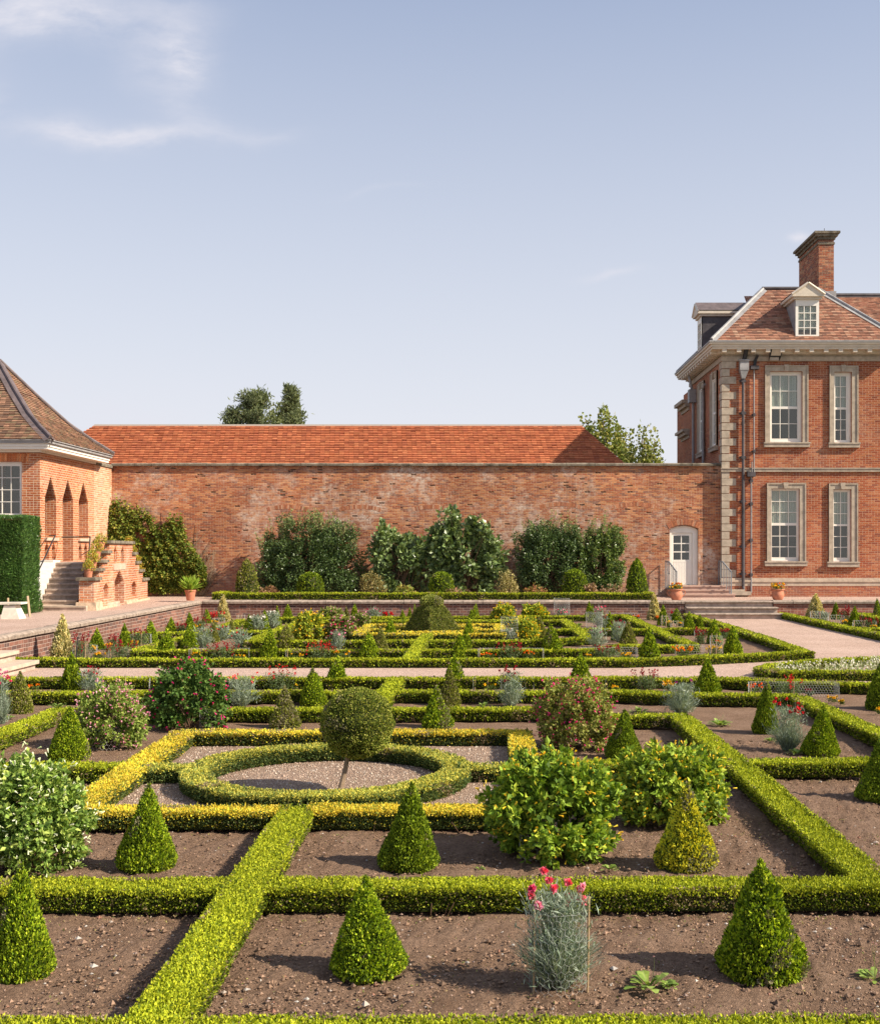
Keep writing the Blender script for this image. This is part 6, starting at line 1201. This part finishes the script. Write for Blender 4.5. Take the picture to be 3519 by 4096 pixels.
def pot(X,Y,z,r,h,label,pal,n,L,fh,kind='leafy',group=None,seed=1):
    t=thing('plant_pot',label,'plant pot',(X,Y,z),group); obj('pot',[lathe([(.001,z),(r*.68,z),(r*.95,z+h*.86),(r*1.05,z+h*.86),(r*1.05,z+h),(r*.92,z+h),(r*.88,z+h*.9),(.001,z+h*.88)],X,Y,18)],M_terra,t)
    if kind=='leafy':
        th=rng.uniform(0,6.28,n); d=unit(np.column_stack([np.cos(th),np.sin(th),rng.uniform(.3,2.2,n)])); P=np.column_stack([X+np.cos(th)*r*.3,Y+np.sin(th)*r*.3,z+h*.9+rng.uniform(0,fh*.5,n)]); obj('foliage',[leaves(P,d,L,L*.16,pick(n,pal),up=0,spread=.12)],M_leaf,t)
    else:
        lv,Cn,dd=shrub_chunks((X,Y,z+h*.8),(fh*.6,fh*.6,fh),n,L,pal,None,24,.35,.4,.2,.0,.8,seed); obj('foliage',[lv],M_leaf,t); obj('stems',stems((X,Y,z+h*.8),Cn,.006,10),M_twig,t)
pot(-10.0,39.0,.60,.185,.36,'terracotta pot with long bright green leaves on the corner of the low wall',[(.34,.48,.06),(.26,.40,.05),(.42,.54,.10)],110,.42,.35)
PB=[(.40,.38,.05),(.48,.42,.06),(.30,.34,.06),(.55,.30,.05)]
def wallpt(y,z): v=fw(y,z,-.2); return v[0],v[1]
for i,(y,z,lb) in enumerate([(33.5,1.512,'bottom pot of the left side'),(33.98,1.772,'second pot up on the left side'),(34.42,2.012,'third pot up on the left side'),(34.9,2.292,'top pot of the left side'),(38.75,2.232,'top pot of the right side'),(39.3,1.932,'second pot down on the right side'),(39.85,1.642,'third pot down on the right side'),(40.45,1.332,'bottom pot of the right side')]):
    x_,y_=wallpt(y,z); pot(x_,y_,z,.13,.24,'potted yellow green pepper plant on the stair wall, '+lb,PB,380,.05,.34,'bushy','pots on the stepped stair wall',seed=i)
# ================================================================ yew hedge, bench, stake
def yew():
    x0,x1,y0,y1,z1=-17.5,-12.50,31.25,32.4,3.2; ch=[box(x0,x1-.07,y0+.07,y1,TZ-.2,z1-.09,1)]; L=.075
    pal=[(.06,.14,.028),(.09,.19,.04),(.035,.085,.02),(.14,.25,.055)]
    n=26000; P=np.column_stack([rng.uniform(-14.6,x1,n),np.full(n,y0),rng.uniform(TZ,z1,n)]); P[:,1]+=sines(P,.07,1.2,5)-.0+rng.uniform(0,.08,n)-.05*np.sin((P[:,2]-TZ)*1.2); ch.append(patchy(leaves(P,np.tile([0,-1,.6],(n,1)),L,.022,pick(n,pal),up=.5,spread=.5),77,k=.4,th=1.4))
    n=8500; P=np.column_stack([np.full(n,x1),rng.uniform(y0,y1,n),rng.uniform(TZ,z1,n)]); P[:,0]+=sines(P,.05,1.3,6)-rng.uniform(0,.06,n); ch.append(leaves(P,np.tile([1,-.1,.6],(n,1)),L,.02,pick(n,pal),up=.5,spread=.5))
    n=9000; P=np.column_stack([rng.uniform(-14.6,x1,n),rng.uniform(y0,y1,n),np.full(n,z1)]); P[:,2]+=sines(P,.07,1.3,7)-rng.uniform(0,.05,n)-.02; ch.append(leaves(P,np.tile([0,0,1.],(n,1)),L,.02,pick(n,pal),up=.5,spread=.6))
    obj('yew_hedge',ch,[M_gloss,M_core],loc=(-14,32,TZ),label='tall dark clipped yew hedge standing on the terrace at the left edge',cat='hedge')
yew()
b=thing('bench','pale wooden bench with splayed ends in front of the yew hedge','bench',(-12.6,29.5,TZ)); zs=.93
obj('seat',[hexa([[-14.2,29.2,zs-.03],[-11.75,29.2,zs-.0],[-11.75,29.62,zs],[-14.2,29.62,zs-.03],[-14.2,29.2,zs+.02],[-11.75,29.2,zs+.05],[-11.75,29.62,zs+.05],[-14.2,29.62,zs+.02]])],M_bench,b)
for X in (-12.2,-13.9): obj('leg',[hexa([[X-.06,29.18,TZ],[X+.42,29.18,TZ],[X+.42,29.62,TZ],[X-.06,29.62,TZ],[X,29.25,zs-.03],[X+.28,29.25,zs-.03],[X+.28,29.57,zs-.03],[X,29.57,zs-.03]])],M_bench,b)
obj('garden_stake',tube([[-11.95,30.3,TZ-.1],[-12.02,30.3,1.10]],.035,4),M_stake,loc=(-11.95,30.3,TZ),label='short slanting timber stake in the gravel beside the yew hedge',cat='stake')
obj('garden_stake',tube([[-14.0+1.2,31.0,TZ-.1],[-12.82,31.0,1.02]],.03,4),M_stake,loc=(-12.8,31,TZ),label='small stake behind the bench end',cat='stake')
for x,y,h,lb in ((-8.25,23.1,.52,'thin dark metal rod leaning at the first cream cone'),): obj('metal_rod',tube([[x-.25,y+.8,-.02],[x-.19,y+.8,h]],.012,5),M_iron,loc=(x,y,0),label=lb,cat='rod')
# ================================================================ trees beyond
def tree(px,w,ytop,Y,label,kind,pal,n,L,seed,name='tree'):
    X=(px-988)*Y/2350;W=w*Y/2350;zt=2.3+(1113-ytop)*Y/2350; t=thing(name,label,'tree',(X,Y,0),'trees beyond the orange roofed building'); g=np.random.default_rng(seed)
    if kind=='round':
        lv,Cn,dd=shrub_chunks((X,Y,zt*.35),(W/2,W/2,zt*.65),n,L,pal,None,130,.17,.8,.2,.1,.8,seed,fill=.35); obj('crown',[lv],M_leaf,t); obj('trunk',tube([[X,Y,-.2],[X,Y,zt*.3],[X+.1,Y,zt*.55]],[.28,.22,.15],8)+stems((X,Y,zt*.3),Cn,.07,50,0,seed),M_bark,t)
    else:
        P=[];T=tube([[X,Y,-.2],[X,Y,zt*.5],[X,Y,zt]],[.25,.15,.02],7)
        for i in range(60):
            f=g.uniform(.35,1); z=zt*f; rad=(W/2*(1-f)**(.75 if kind=='fir' else .45)/(.65**.6)*1.35+.12)*g.uniform(.5,1.25); th=g.uniform(0,6.28); up=.35 if kind=='fir' else .7
            e=A([X+math.cos(th)*rad,Y+math.sin(th)*rad,z+rad*up]); b=A([X,Y,z]); T+=tube([b,b*.4+e*.6+A([0,0,-.05]),e],[.04,.03,.012],4,cap=False)
            k=int(n/60); q=g.uniform(.25,1.08,k)[:,None]; P.append(b+(e-b)*q+g.normal(size=(k,3))*(.10+.13*rad))
        P=np.vstack(P); obj('crown',[leaves(P,unit(rng.normal(size=P.shape)+[0,0,.9]),L,L*.28,pick(len(P),pal))],M_leaf,t); obj('trunk',T,M_bark,t)
PN=[(.17,.20,.10),(.23,.26,.13),(.12,.15,.07)]
tree(516,84,803,66,'loose topped pine rising left behind the orange roof','pine',PN,12000,.28,1,'pine_tree'); tree(588,66,788,64,'narrow pointed conifer rising behind the orange roof','fir',PN,11000,.26,2,'conifer_tree')
tree(570,120,816,70,'yellowish broadleaf tree between the pine and the pointed conifer','round',[(.19,.21,.08),(.25,.25,.10),(.13,.16,.06)],11000,.24,3,'broadleaf_tree'); tree(470,60,838,66,'low dark pine at the left end of the tree group','pine',PN,6500,.26,4,'pine_tree')
tree(1222,132,824,62,'light green leafy tree behind the right end of the orange roof','round',[(.22,.27,.07),(.30,.34,.10),(.15,.20,.05),(.40,.36,.10)],7500,.21,5,'broadleaf_tree'); tree(1302,112,864,60,'lower spreading yellow green tree between the roof and the mansion','round',[(.26,.29,.08),(.36,.36,.12),(.17,.21,.05)],4300,.20,6,'broadleaf_tree')
# ================================================================ light, sky, camera
sc=bpy.context.scene
az=A([.944,-.33]); az/=np.linalg.norm(az); EL=math.radians(36)
sd=Vector((az[0]*math.cos(EL),az[1]*math.cos(EL),math.sin(EL)))
su=bpy.data.lights.new('sun','SUN'); su.energy=SUN_E; su.angle=math.radians(.55); su.color=(1,.89,.72)
so=bpy.data.objects.new('sun',su); COL.objects.link(so); so.rotation_euler=(-sd).to_track_quat('-Z','Y').to_euler(); so.location=(30,-20,40)
w=bpy.data.worlds.new('World'); sc.world=w; w.use_nodes=True; wt=w.node_tree; wt.nodes.clear(); nt=NT(wt)
sky=nt.n('TexSky'); sky.sky_type='NISHITA'; sky.sun_disc=False; sky.sun_elevation=EL; sky.sun_rotation=math.atan2(az[0],az[1]); sky.air_density=1.0; sky.dust_density=1.2; sky.ozone_density=1.5; sky.altitude=100
dirv=nt.n('TexCoord').outputs['Generated']; s3=nt.n('SeparateXYZ',{0:dirv})
# thin high haze and cirrus, mapped on the sky by direction
haze=nt.n('MapRange',{0:s3.outputs[2],1:0.04,2:.43,3:SKY_H[0],4:SKY_H[1]}).outputs[0]
col=nt.mix(haze,nt.mix(.62,sky.outputs[0],SKY_T),SKY_HC)
ax=nt.math('DIVIDE',s3.outputs[0],nt.math('MAXIMUM',s3.outputs[1],.05)); ez=nt.math('DIVIDE',s3.outputs[2],nt.math('MAXIMUM',s3.outputs[1],.05))
pv3=nt.n('CombineXYZ',{0:ax,1:ez,2:0.0}).outputs[0]
warp=nt.noise(pv3,5.,5,.6,out=1); pw=nt.n('VectorMath',{0:pv3,1:nt.n('VectorMath',{0:nt.n('VectorMath',{0:warp,1:(.5,.5,.5)},operation='SUBTRACT').outputs[0],'Scale':.06},operation='SCALE').outputs[0]},operation='ADD').outputs[0]
sw2=nt.n('SeparateXYZ',{0:pw}); soft=nt.noise(nt.n('Mapping',{0:pw,3:(9.,24.,1.)}).outputs[0],1.,7,.62)
tot=None
for cx,cz,rx,rz,rot,st in CLOUDS:
    c,s=math.cos(rot),math.sin(rot); dx=nt.math('SUBTRACT',sw2.outputs[0],cx); dz=nt.math('SUBTRACT',sw2.outputs[1],cz)
    u=nt.math('DIVIDE',nt.math('ADD',nt.math('MULTIPLY',dx,c),nt.math('MULTIPLY',dz,s)),rx); v=nt.math('DIVIDE',nt.math('SUBTRACT',nt.math('MULTIPLY',dz,c),nt.math('MULTIPLY',dx,s)),rz)
    d=nt.math('ADD',nt.math('MULTIPLY',u,u),nt.math('MULTIPLY',v,v)); e=nt.math('MULTIPLY',nt.math('EXPONENT',nt.math('MULTIPLY',d,-1.1)),st)
    tot=e if tot is None else nt.math('ADD',tot,e)
cl=nt.math('MULTIPLY',tot,nt.n('MapRange',{0:soft,1:.34,2:.66,3:.12,4:1.45}).outputs[0],clamp=True)
col=nt.mix(cl,col,CLOUDC)
bg=nt.n('Background',{'Color':col,'Strength':SKY_S}); wo=nt.n('OutputWorld',{0:bg})
cam=bpy.data.cameras.new('camera'); co=bpy.data.objects.new('camera',cam); COL.objects.link(co); co.location=(0,0,CAMZ); co.rotation_euler=(math.radians(90),0,0)
cam.sensor_fit='HORIZONTAL'; cam.sensor_width=36; cam.lens=36*F/3519.; cam.shift_x=-(VX-3519/2)/3519.; cam.shift_y=(VY-4096/2)/3519.; cam.clip_end=2000; cam.clip_start=.1
sc.camera=co; sc.render.engine='CYCLES'
sc.view_settings.view_transform='Standard'; sc.view_settings.look='None'; sc.view_settings.exposure=EXPO; sc.view_settings.gamma=1
sc.render.resolution_x=879; sc.render.resolution_y=1024
